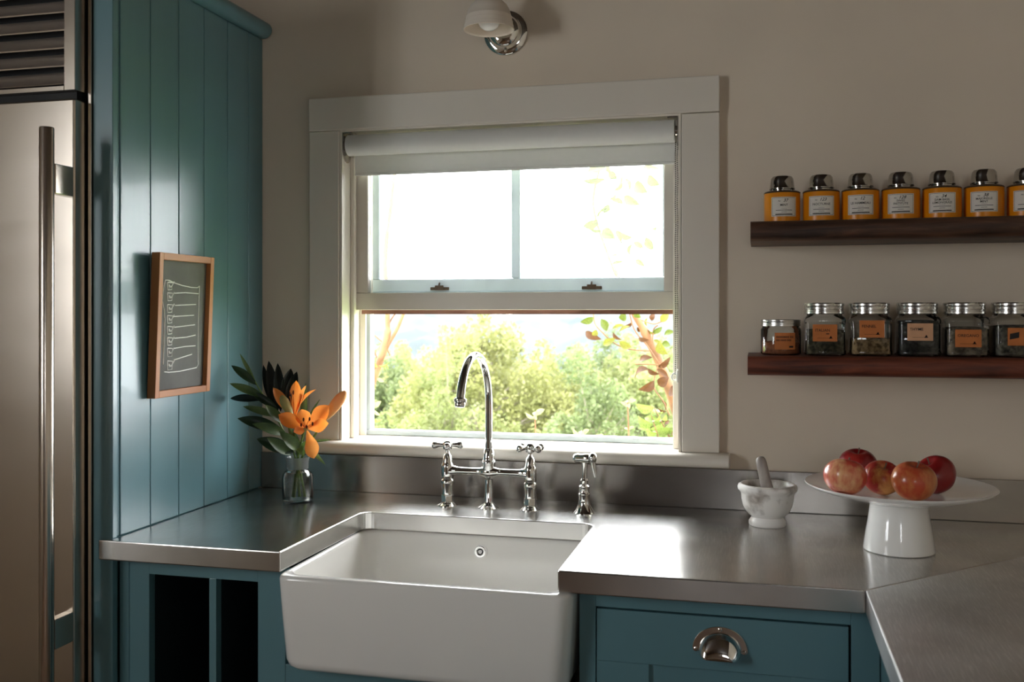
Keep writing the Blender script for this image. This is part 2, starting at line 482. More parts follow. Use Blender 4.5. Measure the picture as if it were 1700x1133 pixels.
# rear and side windows added out of view, sized to set the room's daylight
for nm, axis, c, (a0, a1, z0, z1) in (('added_window_2', 'y', YR - .06, (.0, .6, 1.45, 2.05)), ('added_window_3', 'x', XL - .07, (-3.2, -2.3, 1.15, 2.25))):
    mb = MB(); mid = .5 * (a0 + a1)
    for p0, p1, q0, q1 in ((a0, a0 + .06, z0, z1), (a1 - .06, a1, z0, z1), (a0 + .06, a1 - .06, z0, z0 + .06), (a0 + .06, a1 - .06, z1 - .06, z1), (mid - .02, mid + .02, z0 + .06, z1 - .06)):
        if axis == 'y': mb.box((p0, c - .03, q0), (p1, c + .03, q1))
        else: mb.box((c - .03, p0, q0), (c + .03, p1, q1))
    mb.build(nm, 'trim_white', kind='structure')

# ------------------------------------------------------------------ window over the sink
win = thing('window_1', (-.62, 0, 1.02), kind='structure')
win['label'] = 'white painted sash window over the sink, lower half open'
MB().box((-1.145, -.026, 1.8565), (-.09, -.001, 1.942)).build('casing_head', 'trim_white', win, bevel=.0025)
for a, b in ((-1.145, -1.061), (-.179, -.0905)):
    MB().box((a, -.022, 1.0485), (b, -.001, 1.855)).build('casing_side', 'trim_white', win, bevel=.002)
# stool with a rounded nose
prof = [(-.001, 1.016), (-.040, 1.016)] + [(-.040 - .0155 * math.sin(a), 1.032 - .0155 * math.cos(a)) for a in [PI * k / 8 for k in range(1, 8)]] + [(-.040, 1.048), (-.001, 1.048)]
mb = MB(); n = len(prof)
mb.loops([[(x, y, z) for y, z in prof] for x in (-1.172, -.066)])
mb.build('window_stool', 'trim_white', win, smooth=40, bevel=.003)
# jambs, stops and tracks
MB().box((-1.059, -.02, 1.021), (-.181, .16, 1.0475)).build('window_sill', 'trim_white', win, bevel=.002)
MB().box((-1.0595, -.019, 1.048), (-1.0535, .16, 1.862)).build('jamb', 'trim_white', win)
MB().box((-.1865, -.019, 1.048), (-.1805, .16, 1.862)).build('jamb', 'trim_white', win)
MB().box((-1.053, -.019, 1.852), (-.187, .16, 1.861)).build('jamb_head', 'trim_white', win)
for a, b in ((-1.053, -1.042), (-.204, -.187)):
    MB().box((a, .034, 1.048), (b, .05, 1.852)).build('inner_stop', 'trim_white', win, bevel=.002)
for a, b in ((-1.053, -1.036), (-.203, -.187)):
    MB().box((a, .097, 1.048), (b, .104, 1.40)).build('parting_strip', 'trim_white', win, bevel=.001)
    MB().box((a - .0 if a < -.5 else a, .112, 1.048), ((b + .008) if a < -.5 else b, .14, 1.40)).build('outer_track', 'storm_frame', win, bevel=.0015)
MB().box((-1.04, .108, 1.048), (-.19, .14, 1.062)).build('screen_rail', 'storm_frame', win, bevel=.002)
# raised lower sash
sash = MB().box((-1.0525, .055, 1.388), (-.1875, .092, 1.4335)).build('raised_sash', 'sash_white', win, bevel=.0015)
for a, b in ((-1.0525, -1.012), (-.228, -.1875)):
    MB().box((a, .055, 1.4337), (b, .092, 1.80)).build('stile', 'sash_white', sash, bevel=.002)
MB().box((-1.0525, .055, 1.8002), (-.1875, .092, 1.85)).build('top_rail', 'sash_white', sash, bevel=.002)
MB().box((-1.034, .066, 1.377), (-.2, .090, 1.388)).build('weather_strip', 'raw_wood', sash)
MB().box((-1.0118, .071, 1.434), (-.2282, .075, 1.80)).build('pane', 'pane_clear', sash)
# outer upper sash with two lights
out = MB().box((-1.034, .108, 1.436), (-.19, .136, 1.471)).build('upper_sash', 'storm_frame', win, bevel=.003)
MB().box((-1.034, .100, 1.42), (-.19, .136, 1.4355)).build('meeting_ledge', 'storm_frame', out, bevel=.002)
for a, b in ((-1.034, -1.001), (-.236, -.19)):
    MB().box((a, .108, 1.4712), (b, .136, 1.85)).build('stile', 'storm_frame', out, bevel=.003)
MB().box((-.631, .108, 1.4712), (-.607, .136, 1.85)).build('muntin', 'storm_frame', out, bevel=.004)
for a, b in ((-1.0008, -.6312), (-.6068, -.2362)):
    MB().box((a, .119, 1.4714), (b, .123, 1.85)).build('pane', 'pane_glass', out)
for px in (729, 982):
    c = P(px, 477, .1)
    l = MB().box((c[0] - .026, .103, 1.441), (c[0] + .026, .1075, 1.449)).build('latch', 'tin_rim', out, bevel=.001)
    MB().box((c[0] - .012, .099, 1.4405), (c[0] + .012, .1028, 1.4535)).cyl((c[0], .1, 1.4535), (c[0], .104, 1.461), .003, .002, 8).build('latch_tongue', 'tin_rim', l, bevel=.001)

# ------------------------------------------------------------------ tall teal cabinet beside the fridge
PX = -1.29
enc = thing('tall_cabinet', (-1.31, -.3, 0), 'teal painted tall cabinet side of vertical boards with a rounded top ledge', 'cabinet')
MB().box((-1.3365, -.612, .0), (PX - .012, -.002, 2.113)).build('carcass', 'teal', enc)
MB().box((-1.3365, -.63, .0), (PX, -.6135, 2.113)).build('front_stile', 'teal', enc, bevel=.0015)
MB().box((PX - .010, -.6125, CZ + .001), (PX - .0015, -.607, 2.113)).build('bead', 'teal', enc, bevel=.002)
ed = [-.6055, -.501, -.393, -.288, -.181, -.076, -.002]
for a, b in zip(ed[:-1], ed[1:]):
    MB().box((PX - .0115, a + .0007, CZ + .001), (PX, b - .0007, 2.113)).build('plank', 'teal', enc, bevel=.0022)
# bullnosed top ledge
zc_, rr = 2.136, .022
pr = [(-1.285, zc_ - rr)] + [(-1.285 + .024 * math.sin(a), zc_ - rr * math.cos(a)) for a in [PI * k / 12 for k in range(1, 12)]] + [(-1.285, zc_ + rr), (-1.3365, zc_ + rr), (-1.3365, zc_ - rr)]
mb = MB(); mb.loops([[(x, y, z) for x, z in pr] for y in (-.66, -.002)])
mb.build('top_ledge', 'teal', enc, smooth=40, bevel=.004)

# ------------------------------------------------------------------ fridge
fr = thing('refrigerator', (-1.8, -.33, 0), 'built-in stainless steel refrigerator with louvred top grille and tubular handle', 'refrigerator')
FX0, FX1, FY = -2.27, -1.348, -.668
MB().box((FX0, -.61, .02), (-1.345, -.02, 2.13)).build('body', 'black', fr)
MB().box((-1.3475, -.632, .02), (-1.3395, -.6105, 2.13)).build('side_trim', 'steel_fridge', fr, bevel=.001)
MB().box((FX0, FY, .12), (FX1 - .004, -.618, 1.818)).build('door', 'steel_fridge', fr, bevel=.004, seg=3)
MB().box((FX0, FY + .02, .02), (FX1 - .004, -.618, .112)).build('kick_plate', 'black', fr)
gr = MB().box((FX1 - .03, FY + .002, 1.836), (FX1 - .004, -.618, 2.13)).box((FX0, FY + .002, 1.836), (FX0 + .03, -.618, 2.13)).box((FX0 + .03, FY + .002, 1.836), (FX1 - .03, -.618, 1.846)).build('grille_frame', 'steel_fridge', fr, bevel=.001)
MB().box((FX0 + .03, -.632, 1.846), (FX1 - .03, -.62, 2.13)).build('grille_back', 'black', gr)
MB().box((FX0 + .01, FY + .018, 1.8185), (FX1 - .012, -.62, 1.8355)).build('gap_shadow', 'black', gr)
zs = [1.850 + .0368 * k for k in range(8)]
for z in zs:
    mb = MB()
    mb.loops([[(x, FY + .003, z + .001), (x, FY + .006, z - .001), (x, -.647, z + .024), (x, -.650, z + .027)] for x in (FX0 + .031, FX1 - .031)])
    mb.build('louver', 'steel_louver', gr)
hd = MB().lathe([(.0132, 0), (.0142, .002), (.0142, 1.4), (.0132, 1.402)], (-1.364, -.733, .345), 24).build('handle', 'steel_fridge', fr, smooth=40)
for z in (.741, 1.647):
    MB().box((-1.374, -.722, z - .03), (-1.353, FY, z + .03)).build('handle_mount', 'steel_fridge', hd, bevel=.002)

# ------------------------------------------------------------------ worktops
def arc(cx, cy, r, a0, a1, n=6): return [(cx + r * math.cos(a0 + (a1 - a0) * k / n), cy + r * math.sin(a0 + (a1 - a0) * k / n)) for k in range(n + 1)]
SX0, SX1, SYB = -.898, -.353, -.244
r = .026
poly = [(-1.289, -.003), (-1.289, -.631), (-1.313, -.631), (-1.313, -.645), (-.9045, -.645)]
poly += arc(SX0 + r, SYB - r, r, PI, PI / 2)[0:] + arc(SX1 - r, SYB - r, r, PI / 2, 0)
poly += [(SX1, -.647), (.1725, -.645), (.8085, -.0095), (.8085, -.003)]
wt = MB().prism(poly, CZ - .0405, CZ).build('steel_worktop', 'steel_top', at=(-.5, -.3, CZ), bevel=.0025)
tag(wt, 'brushed stainless steel worktop under the window, cut out around the white sink', 'worktop')
wt2 = MB().prism([(.174, -.6455), (.8085, -.011), (.8085, -2.1), (.1725, -2.1)], CZ - .0405, CZ + .0005).build('steel_worktop', 'steel_run', at=(.5, -1, CZ), bevel=.0025)
tag(wt2, 'dull steel worktop of the right-hand run with a mitred seam', 'worktop')
bs = MB().box((-1.2885, -.014, CZ + .0005), (.8085, -.0005, 1.0095)).build('backsplash', 'steel_splash', at=(-.25, 0, CZ), bevel=.001)
tag(bs, 'low brushed steel backsplash strip along the wall below the window stool', 'backsplash')

# ------------------------------------------------------------------ apron sink
sk = thing('apron_sink', (-.615, -.44, .69), 'white glazed apron-front farmhouse sink set below the steel worktop', 'sink')
T = CZ - .0415
X0, X1, Y0, Y1 = -.906, -.325, -.668, -.205
lp = []
def L_(ins, z, r): lp.append(rrect(X0 + ins, X1 - ins, Y0 + ins * .8, Y1 - ins, r, z, 7))
for ins, z, r in ((.04, .688, .02), (.024, .690, .03), (.014, .697, .034), (.0095, .708, .036), (.004, .79, .034), (.0, T - .008, .032), (.0015, T - .003, .031), (.005, T, .03)): L_(ins, z, r)
IX0, IX1, IY0, IY1 = -.8935, -.349, -.645, -.240
for ins, z, r in ((.0, T, .035), (.003, T - .003, .035), (.005, T - .008, .035), (.010, .75, .04), (.016, .722, .045), (.03, .712, .05)):
    lp.append(rrect(IX0 + ins, IX1 - ins, IY0 + ins * .9, IY1 - ins, r, z, 7))
MB().loops(lp).build('basin', 'porcelain', sk, smooth=50)
ov = P(797, 917, -.247)
rg = MB().lathe([(.007, 0), (.0125, 0), (.0135, .002), (.0125, .0035), (.0085, .0035), (.007, .002)], (-.613, -.2465, .838), 28, (0, -1, 0), False, False).build('overflow_ring', 'chrome', sk, smooth=40)
MB().lathe([(.0068, .0), (.0068, .0012)], (-.613, -.2465, .838), 24, (0, -1, 0)).build('overflow_hole', 'rubber', rg)
MB().lathe([(.0046, .0012), (.0046, .0028), (.003, .0036)], (-.613, -.2465, .838), 24, (0, -1, 0)).build('overflow_cap', 'white_china', rg, smooth=40)
MB().lathe([(.0135, 0), (.0165, 0), (.0165, .0012), (.0135, .0016)], (-.613, -.2465, .838), 28, (0, -1, 0), False, False).build('overflow_rim', 'white_china', rg, smooth=40)
# stained sealant line under the steel edge
mb = MB()
def seal(o_, z): return [(IX0 - o_, -.63, z)] + [(IX0 - o_ + .035 - .035 * math.cos(a), IY1 + o_ - .035 + .035 * math.sin(a), z) for a in [PI / 2 * k / 7 for k in range(8)]] + [(IX1 + o_ - .035 + .035 * math.sin(a), IY1 + o_ - .035 + .035 * math.cos(a), z) for a in [PI / 2 * k / 7 for k in range(8)]] + [(IX1 + o_, -.63, z)]
a_, b_ = seal(.0015, CZ - .0412), seal(-.0045, T - .0075)
n = len(a_)
mb.add(a_ + b_, [(k, k + 1, n + k + 1, n + k) for k in range(n - 1)])
mb.build('sealant', 'porcelain_edge', sk)

# ------------------------------------------------------------------ base cabinets
FYc = -.61
cb = thing('base_cabinet', (-1.12, -.33, 0), 'teal base cabinet left of the sink with two tall open tray slots', 'cabinet')

MB().box((-1.2885, FYc, .1), (-1.2655, FYc + .02, CZ - .042)).build('board', 'teal', cb, bevel=.0015)
MB().box((-1.2645, FYc, .1), (-1.218, FYc + .02, CZ - .042)).build('stile', 'teal', cb, bevel=.0008)
MB().box((-.971, FYc, .1), (-.911, FYc + .02, CZ - .042)).build('stile', 'teal', cb, bevel=.0008)
MB().box((-1.080, FYc, .16), (-1.064, FYc + .02, .8418)).build('middle_stile', 'teal', cb, bevel=.0008)
MB().box((-1.2178, FYc, .842), (-.9712, FYc + .02, CZ - .042)).build('top_rail', 'teal', cb, bevel=.0008)
MB().box((-1.2178, FYc, .1), (-.9712, FYc + .02, .16)).build('bottom_rail', 'teal', cb, bevel=.0008)
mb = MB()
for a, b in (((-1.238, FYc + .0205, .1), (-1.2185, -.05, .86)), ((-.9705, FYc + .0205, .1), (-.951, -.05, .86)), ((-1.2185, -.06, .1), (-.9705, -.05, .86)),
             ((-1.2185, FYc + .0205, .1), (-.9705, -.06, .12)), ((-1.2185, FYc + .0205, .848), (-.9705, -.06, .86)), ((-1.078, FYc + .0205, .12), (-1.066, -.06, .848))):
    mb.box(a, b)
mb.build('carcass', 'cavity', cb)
MB().box((-1.3, -.55, .0), (-.93, -.53, .098)).build('toe_kick', 'teal', cb)

sc_ = thing('sink_cabinet', (-.63, -.33, 0), 'teal sink base below the white apron front', 'cabinet')
MB().box((-.9105, FYc, .58), (-.32, FYc + .02, .683)).build('rail', 'teal', sc_, bevel=.001)
for a, b in ((-.909, -.6165), (-.6145, -.322)):
    MB().box((a, FYc, .11), (b, FYc + .02, .578)).build('door', 'teal', sc_, bevel=.001)
MB().box((-.92, -.55, .0), (-.34, -.53, .1)).build('toe_kick', 'teal', sc_)

dc = thing('drawer_cabinet', (-.06, -.33, 0), 'teal base cabinet right of the sink with panelled pull-out front and cup handle', 'cabinet')
MB().box((-.3195, FYc, .1), (-.2895, FYc + .02, CZ - .042)).build('stile', 'teal', dc, bevel=.0008)
MB().box((.1535, FYc, .1), (.2, FYc + .02, CZ - .042)).build('stile', 'teal', dc, bevel=.0008)
MB().box((-.2893, FYc, .8435), (.1533, FYc + .02, CZ - .042)).build('top_rail', 'teal', dc, bevel=.0008)
MB().box((-.2893, FYc, .1), (.1533, FYc + .02, .14)).build('bottom_rail', 'teal', dc, bevel=.0008)
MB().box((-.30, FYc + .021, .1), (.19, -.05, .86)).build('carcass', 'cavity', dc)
dr = MB().box((-.2875, FYc + .001, .745), (.1495, FYc + .019, .8395)).build('drawer_front', 'teal', dc, bevel=.001)
MB().box((-.2875, FYc + .001, .144), (-.193, FYc + .019, .745)).build('frame_stile', 'teal', dr)
MB().box((.0545, FYc + .001, .144), (.1495, FYc + .019, .745)).build('frame_stile', 'teal', dr)
MB().box((-.193, FYc + .001, .144), (.0545, FYc + .019, .24)).build('frame_rail', 'teal', dr)
MB().box((-.193, FYc + .008, .24), (.0545, FYc + .018, .745)).build('inset_panel', 'teal', dr)
MB().box((-.3, -.55, .0), (.19, -.53, .1)).build('toe_kick', 'teal', dc)
# cup pull
pc = V(-.067, FYc + .001, .783)
nu, nv = 20, 8
cup = MB(); loops = []
for j in range(nv + 1):
    b = PI / 2 * j / nv
    loops.append([pc + V(.037 * math.cos(PI * i / nu) * math.cos(b * .62), -.027 * math.sin(b), .031 * math.sin(PI * i / nu) * math.cos(b) - .012 * math.sin(b)) for i in range(nu + 1)])
vs = [q for l in loops for q in l]; n = nu + 1
fs = [(j * n + i, j * n + i + 1, (j + 1) * n + i + 1, (j + 1) * n + i) for j in range(nv) for i in range(nu)]
cup.add(vs, fs)
cph = cup.build('cup_handle', 'chrome', dr, smooth=60, solid=.0018)
pl = MB()
ri, ro = (.036, .030), (.048, .041)
o_ = [(ro[0] * math.cos(PI * i / 24), ro[1] * math.sin(PI * i / 24)) for i in range(25)]
i_ = [(ri[0] * math.cos(PI * i / 24), ri[1] * math.sin(PI * i / 24)) for i in range(24, -1, -1)]
foot = lambda cx: [(cx + .006 * math.cos(-PI * k / 6), .006 * math.sin(-PI * k / 6)) for k in range(1, 6)]
ring = o_ + [(-.042 - .006 * math.cos(PI * k / 6), -.006 * math.sin(PI * k / 6)) for k in range(1, 6)] + i_ + [(.042 - .006 * math.cos(PI * k / 6), -.006 * math.sin(PI * k / 6)) for k in range(1, 6)]
n = len(ring)
fl = [(pc[0] + x, pc[1], pc[2] + z) for x, z in ring]; fl2 = [(pc[0] + x, pc[1] - .0025, pc[2] + z) for x, z in ring]
pl.loops([fl, fl2], True, True)
pl.build('flange', 'nickel', cph, bevel=.0008)
for x, z in ((-.042, -.001), (0, .0355), (.042, -.001)):
    MB().lathe([(.0036, 0), (.0036, .001), (.002, .0018)], (pc[0] + x, pc[1] - .0025, pc[2] + z), 12, (0, -1, 0)).build('screw', 'nickel', cph)

rc = thing('corner_cabinet', (.5, -1.3, 0), 'teal base cabinet under the right-hand steel worktop', 'cabinet')
MB().box((.2015, -2.08, .1), (.80, -.6, CZ - .042)).build('carcass', 'teal', rc, bevel=.001)
MB().box((.25, -2.06, .0), (.80, -.62, .0995)).build('toe_kick', 'teal', rc)

# ================================================================== BRIDGE FAUCET
FYf = -.128
fc = thing('bridge_faucet', (-.626, FYf, CZ), 'chrome bridge faucet with tall arched spout and two cross handles', 'faucet')
def cross_handle(x, y, z, rot, par):
    hub = MB().lathe([(.0045, -.022), (.005, -.012), (.0105, -.010), (.012, -.004), (.012, .004), (.0092, .009), (.0045, .011)], (x, y, z), 24).build('cross_handle', 'chrome', par, smooth=45)
    for k in range(4):
        a = rot + k * PI / 2
        d = V(math.cos(a), math.sin(a), .0)
        c = V(x, y, z)
        MB().tube([c + d * s_ for s_ in (.006, .012, .018, .024, .029, .034, .0365, .038)], [.0065, .0052, .0055, .0070, .0086, .0090, .007, .003], 14).build('handle_arm', 'chrome', hub, smooth=60)
for x, rot in ((-.7295, .28), (-.5245, .85)):
    v = MB().lathe([(.024, 0), (.024, .002), (.017, .006), (.013, .010), (.013, .011)], (x, FYf, CZ), 32).build('base_flange', 'chrome', fc, smooth=45)
    MB().lathe([(.0155, 0), (.0155, .017)], (x, FYf, CZ + .011), 6).build('hex_nut', 'chrome', v, bevel=.0012)
    MB().lathe([(.0135, .028), (.0135, .050), (.0155, .053), (.017, .058), (.0155, .063), (.0135, .065)], (x, FYf, CZ), 28).build('column', 'chrome', v, smooth=45)
    b = MB().lathe([(.010, .063), (.0148, .068), (.0155, .075), (.0155, .096), (.0142, .101), (.0128, .103), (.0122, .108), (.0095, .121), (.0062, .125), (.0048, .127), (.0048, .138)], (x, FYf, CZ), 32).build('valve_body', 'chrome', fc, smooth=45)
    cross_handle(x, FYf, CZ + .147, rot, b)
MB().lathe([(.026, 0), (.026, .0015), (.02, .005), (.0125, .010), (.0098, .016), (.0095, .068)], (-.626, FYf, CZ), 32).build('centre_column', 'chrome', fc, smooth=45)
# bridge: bar that swells into the centre and the valves
zb = CZ + .0855
xs = [-.7295, -.722, -.712, -.704, -.695, -.67, -.655, -.647, -.640, -.633, -.626, -.619, -.612, -.605, -.597, -.58, -.558, -.549, -.541, -.532, -.5245]
rs = [.0145, .0142, .0118, .0096, .0090, .0086, .0088, .0098, .0125, .0152, .0162, .0152, .0125, .0098, .0088, .0086, .0090, .0096, .0118, .0142, .0145]
MB().tube([(x, FYf, zb) for x in xs], rs, 24).build('bridge', 'chrome', fc, smooth=60)
MB().lathe([(.0155, .086), (.0155, .104), (.0165, .106), (.0165, .112), (.0155, .113), (.0155, .118), (.0142, .128), (.0115, .138), (.0096, .142)], (-.626, FYf, CZ), 32).build('spout_socket', 'chrome', fc, smooth=45)
R_ = .1165
yc, zs_ = FYf - R_, 1.166
pts = [(-.626, FYf, 1.05), (-.626, FYf, 1.09), (-.626, FYf, 1.13)] + [(-.626, yc + R_ * math.cos(a), zs_ + R_ * math.sin(a)) for a in [math.radians(t) for t in range(0, 174, 6)]]
sp = MB().tube(pts, [.0088] * (len(pts) - 6) + [.009, .0092, .0094, .0095, .0095, .0095], 24).build('spout', 'chrome', fc, smooth=60)
e, e0 = V(*pts[-1]), V(*pts[-2])
MB().lathe([(.0095, -.006), (.0135, -.004), (.0148, 0), (.0135, .003), (.0108, .004), (.0118, .0065), (.0118, .010), (.0105, .0135), (.008, .0138)], e, 28, e - e0).build('spout_tip', 'chrome', sp, smooth=45)

# ------------------------------------------------------------------ side sprayer
sx, sy = -.394, -.133
sr = thing('side_sprayer', (sx, sy, CZ), 'chrome side sprayer with lever beside the bridge faucet', 'sprayer')
MB().lathe([(.0255, 0), (.0255, .0015), (.021, .006), (.016, .016), (.0135, .022), (.013, .040), (.0142, .042), (.0142, .045), (.0125, .047), (.0118, .058), (.013, .060), (.013, .063), (.009, .066), (.0085, .072), (.0095, .076), (.0075, .08)], (sx, sy, CZ), 32).build('holder', 'chrome', sr, smooth=40)
hb = MB().tube([(sx, sy, CZ + .078), (sx + .001, sy, CZ + .095), (sx + .001, sy, CZ + .118)], [.0065, .0058, .008], 20).build('neck', 'chrome', sr, smooth=60)
MB().lathe([(.003, -.028), (.008, -.027), (.0105, -.023), (.0112, -.016), (.0105, -.008), (.0115, .0), (.0115, .012), (.010, .016)], (sx, sy, CZ + .127), 28, (1, -.35, .05)).build('spray_head', 'chrome', hb, smooth=50)
lv = MB().ball((sx + .021, sy - .008, CZ + .130), .0125, 20, 12, (.8, 1, 1)).build('lever_hub', 'chrome', sr, smooth=60)
MB().tube([(sx + .021, sy - .009, CZ + .125), (sx + .0245, sy - .010, CZ + .105), (sx + .028, sy - .011, CZ + .086)], [.0062, .0052, .0036], 16).build('lever', 'chrome', lv, smooth=60)

# ================================================================== VASE WITH LILIES
vx, vy = -1.108, -.162
vz = CZ + .0008
va = thing('glass_vase', (vx, vy, vz), 'small clear glass bottle vase of water holding orange lilies', 'vase')
outer = [(.0, 0), (.033, 0), (.0365, .002), (.0375, .006), (.0375, .060), (.036, .066), (.031, .072), (.0265, .075), (.0255, .079), (.0265, .098), (.0285, .106), (.0285, .108)]
inner = [(.0265, .108), (.0245, .098), (.0235, .079), (.0245, .0765), (.029, .0735), (.034, .066), (.0352, .06), (.0352, .008), (.033, .005), (.0, .005)]
MB().lathe([(max(r_, 1e-4), h) for r_, h in outer + inner], (vx, vy, vz), 40, cap0=False, cap1=False).build('bottle', 'vase_glass', va, smooth=50)
MB().lathe([(1e-4, .0056), (.033, .0056), (.0347, .008), (.0347, .060), (.0335, .0655), (.0297, .0705), (1e-4, .0705)], (vx, vy, vz), 40, cap0=False, cap1=False).build('water', 'water', va, smooth=50)
MB().lathe([(.0262, .0792), (.0272, .0978), (.0291, .1055), (.0291, .1085), (.0287, .1085), (.0287, .1055), (.0268, .0978), (.0258, .0792)], (vx, vy, vz), 40, cap0=False, cap1=False).build('ground_neck', 'frosted_glass', va, smooth=50)

mouth = V(vx, vy, vz + .1)
def S(px, py, dy=0.0): return P(px, py, vy + dy)
def leaf(par, b, t, w_px, m='leaf_dark', dyb=0, dyt=0, arch=.06, fold=.25, name='leaf', hint=None, curl=0.0, peak=.5):
    return MB().blade(S(*b, dyb), S(*t, dyt), w_px * .00138, arch=arch, fold=fold, nu=10, nrm_hint=hint, curl=curl, peak=peak).build(name, m, par, smooth=60, recalc=False)

# feathery dark foliage branch
fo = thing('foliage_sprig', mouth, 'dark green leafy sprig leaning left out of the glass vase', 'foliage')
stem_pts = bez([(vx + .006, vy - .004, vz + .012), mouth + V(-.004, 0, 0), S(470, 715, -.01), S(447, 672, -.015), S(428, 642, -.02), S(414, 612, -.025)], 6)
MB().tube(stem_pts, [.0030 - .0022 * i / len(stem_pts) for i in range(len(stem_pts))], 8).build('stem', 'stem_green', fo, smooth=60)
for b, t, w_, m, d0, d1, ar in (
    ((427, 640), (384, 607), 15, 'leaf_dark', -.02, -.03, .07), ((424, 634), (398, 587), 7, 'leaf_mid', -.02, -.03, -.10),
    ((440, 660), (381, 637), 15, 'leaf_mid', -.016, -.05, .06), ((437, 664), (382, 662), 14, 'leaf_black', -.016, -.02, .08),
    ((463, 692), (403, 675), 13, 'leaf_mid', -.012, -.06, .04), ((462, 680), (415, 650), 14, 'leaf_dark', -.012, -.03, .05),
    ((470, 716), (394, 695), 22, 'leaf_dark', -.01, -.055, .12), ((476, 722), (418, 704), 18, 'leaf_mid', -.01, -.075, .10),
    ((488, 752), (426, 729), 25, 'leaf_dark', -.01, -.05, .10), ((470, 702), (440, 672), 16, 'leaf_mid', -.012, -.06, .02),
    ((496, 748), (463, 716), 20, 'leaf_mid', -.012, -.06, .16), ((483, 755), (443, 727), 20, 'leaf_mid', -.01, -.07, .07),
    ((460, 690), (446, 599), 21, 'leaf_black', .0, .03, .03), ((466, 684), (461, 603), 19, 'leaf_black', .0, .035, .03),
    ((448, 668), (437, 606), 12, 'leaf_black', .0, .03, .0),
    ((472, 668), (483, 612), 22, 'leaf_black', .01, .045, .02), ((476, 672), (493, 617), 18, 'leaf_black', .01, .05, .02),
    ((478, 690), (470, 630), 22, 'leaf_black', .0, .03, .02)):
    leaf(fo, b, t, w_, m, d0, d1, ar, hint=(.5, -1, .35))

# lily stems
def petal_flower(par, c, tips, w_px, dyc, base_dir, name='flower'):
    """a trumpet lily: petals curving out of one throat, stamens in the middle"""
    c3 = S(*c, dyc)
    fl = MB().ball(c3, .006, 12, 8).build(name, 'bud_green', par, smooth=60)
    for tp, dt, wp, ar in tips:
        t3 = S(*tp, dyc + dt)
        hint = c3 + nrm(base_dir) * .1 - t3
        MB().blade(c3 - nrm(base_dir) * .006, t3, wp * .00138, arch=-ar, fold=.22, nu=12, nrm_hint=hint, peak=.62, curl=.12).build('petal', 'petal', fl, smooth=70, recalc=False)
    return fl, c3
l1 = thing('lily_stem', mouth + V(.004, -.002, 0), 'wide open orange lily facing the room, lowest of the bouquet', 'lily')
MB().tube(bez([(vx + .012, vy + .006, vz + .010), mouth + V(.003, -.002, .0), S(500, 735, -.02), S(506, 712, -.028)], 6), .0026, 8).build('stem', 'stem_green', l1, smooth=60)
f1, c1 = petal_flower(l1, (508, 712), (((463, 689), -.030, 26, .16), ((500, 680), .004, 27, .12), ((542, 675), -.012, 29, .12), ((539, 703), -.045, 24, .10), ((519, 758), -.045, 25, .20), ((490, 716), -.04, 16, .1)), 20, -.03, V(.25, -1, .25))
for q, dq in (((504, 697), -.05), ((514, 696), -.052), ((519, 704), -.055), ((509, 709), -.056), ((500, 706), -.05)):
    e_ = S(*q, -.03 + dq + .02)
    st = MB().tube([c1, .5 * (c1 + e_) + V(0, -.002, .002), e_], [.0012, .0010, .0008], 6).build('stamen', 'petal', f1, smooth=60)
    MB().ball(e_, .0042, 10, 8, (.55, .55, 1.15)).build('anther', 'anther', st, smooth=60)
l2 = thing('lily_stem', mouth + V(-.004, .004, 0), 'half-open upright orange lily with a green bud, behind the lowest bloom', 'lily')
MB().tube(bez([(vx - .010, vy + .002, vz + .010), mouth + V(-.002, .004, .0), S(490, 735, .0), S(489, 705, .0), S(487, 690, .0)], 6), .0026, 8).build('stem', 'stem_green', l2, smooth=60)
f2, c2 = petal_flower(l2, (488, 692), (((456, 642), -.012, 20, .10), ((488, 632), .012, 25, .10), ((501, 640), -.012, 22, .06), ((519, 644), .008, 14, -.08), ((456, 678), -.03, 16, .2)), 18, .0, V(-.1, -.5, 1))
for q, dq in (((481, 655), -.006), ((487, 652), -.008)):
    e_ = S(*q, dq - .008)
    st = MB().tube([c2, e_], [.0012, .0008], 6).build('stamen', 'petal', f2, smooth=60)
    MB().ball(e_, .0042, 10, 8, (.5, .5, 1.4)).build('anther', 'anther', st, smooth=60)
def bud(par, b, t, w_px, m, dyb, dyt):
    b3, t3 = S(*b, dyb), S(*t, dyt); L_b = np.linalg.norm(t3 - b3); r_ = w_px * .00138 / 2
    return MB().lathe([(r_ * q, L_b * h) for q, h in ((.25, 0), (.55, .12), (.85, .32), (1, .55), (.95, .75), (.68, .9), (.3, .985), (.05, 1))], b3, 12, t3 - b3).build('bud', m, par, smooth=60)
bud(l2, (485, 693), (467, 657), 17, 'bud_green', -.022, -.022)
l3 = thing('lily_stem', mouth + V(.008, .002, 0), 'tall closed orange lily bud leaning right towards the window', 'lily')
MB().tube(bez([(vx - .004, vy - .008, vz + .010), mouth + V(.008, .002, .0), S(520, 728, .0), S(532, 707, .0), S(539, 696, .0)], 6), .0027, 8).build('stem', 'stem_green', l3, smooth=60)
bud(l3, (537, 699), (574, 650), 21, 'bud_orange', .0, -.01)
for b, t, w_, m, d0, d1, ar in (
    ((503, 735), (508, 636), 13, 'leaf_mid', .01, .02, .03), ((510, 700), (532, 662), 4, 'leaf_mid', .005, .02, .05),
    ((520, 735), (551, 731), 5, 'leaf_mid', .0, -.02, .06), ((512, 745), (541, 773), 8, 'leaf_mid', .0, -.02, .25),
    ((500, 745), (478, 708), 12, 'leaf_mid', .0, .0, .04), ((505, 758), (489, 728), 12, 'stem_green', -.01, -.02, .05), ((494, 758), (508, 732), 10, 'stem_green', -.008, -.01, .05)):
    leaf(l3, b, t, w_, m, d0, d1, ar, hint=(.2, -1, .5))

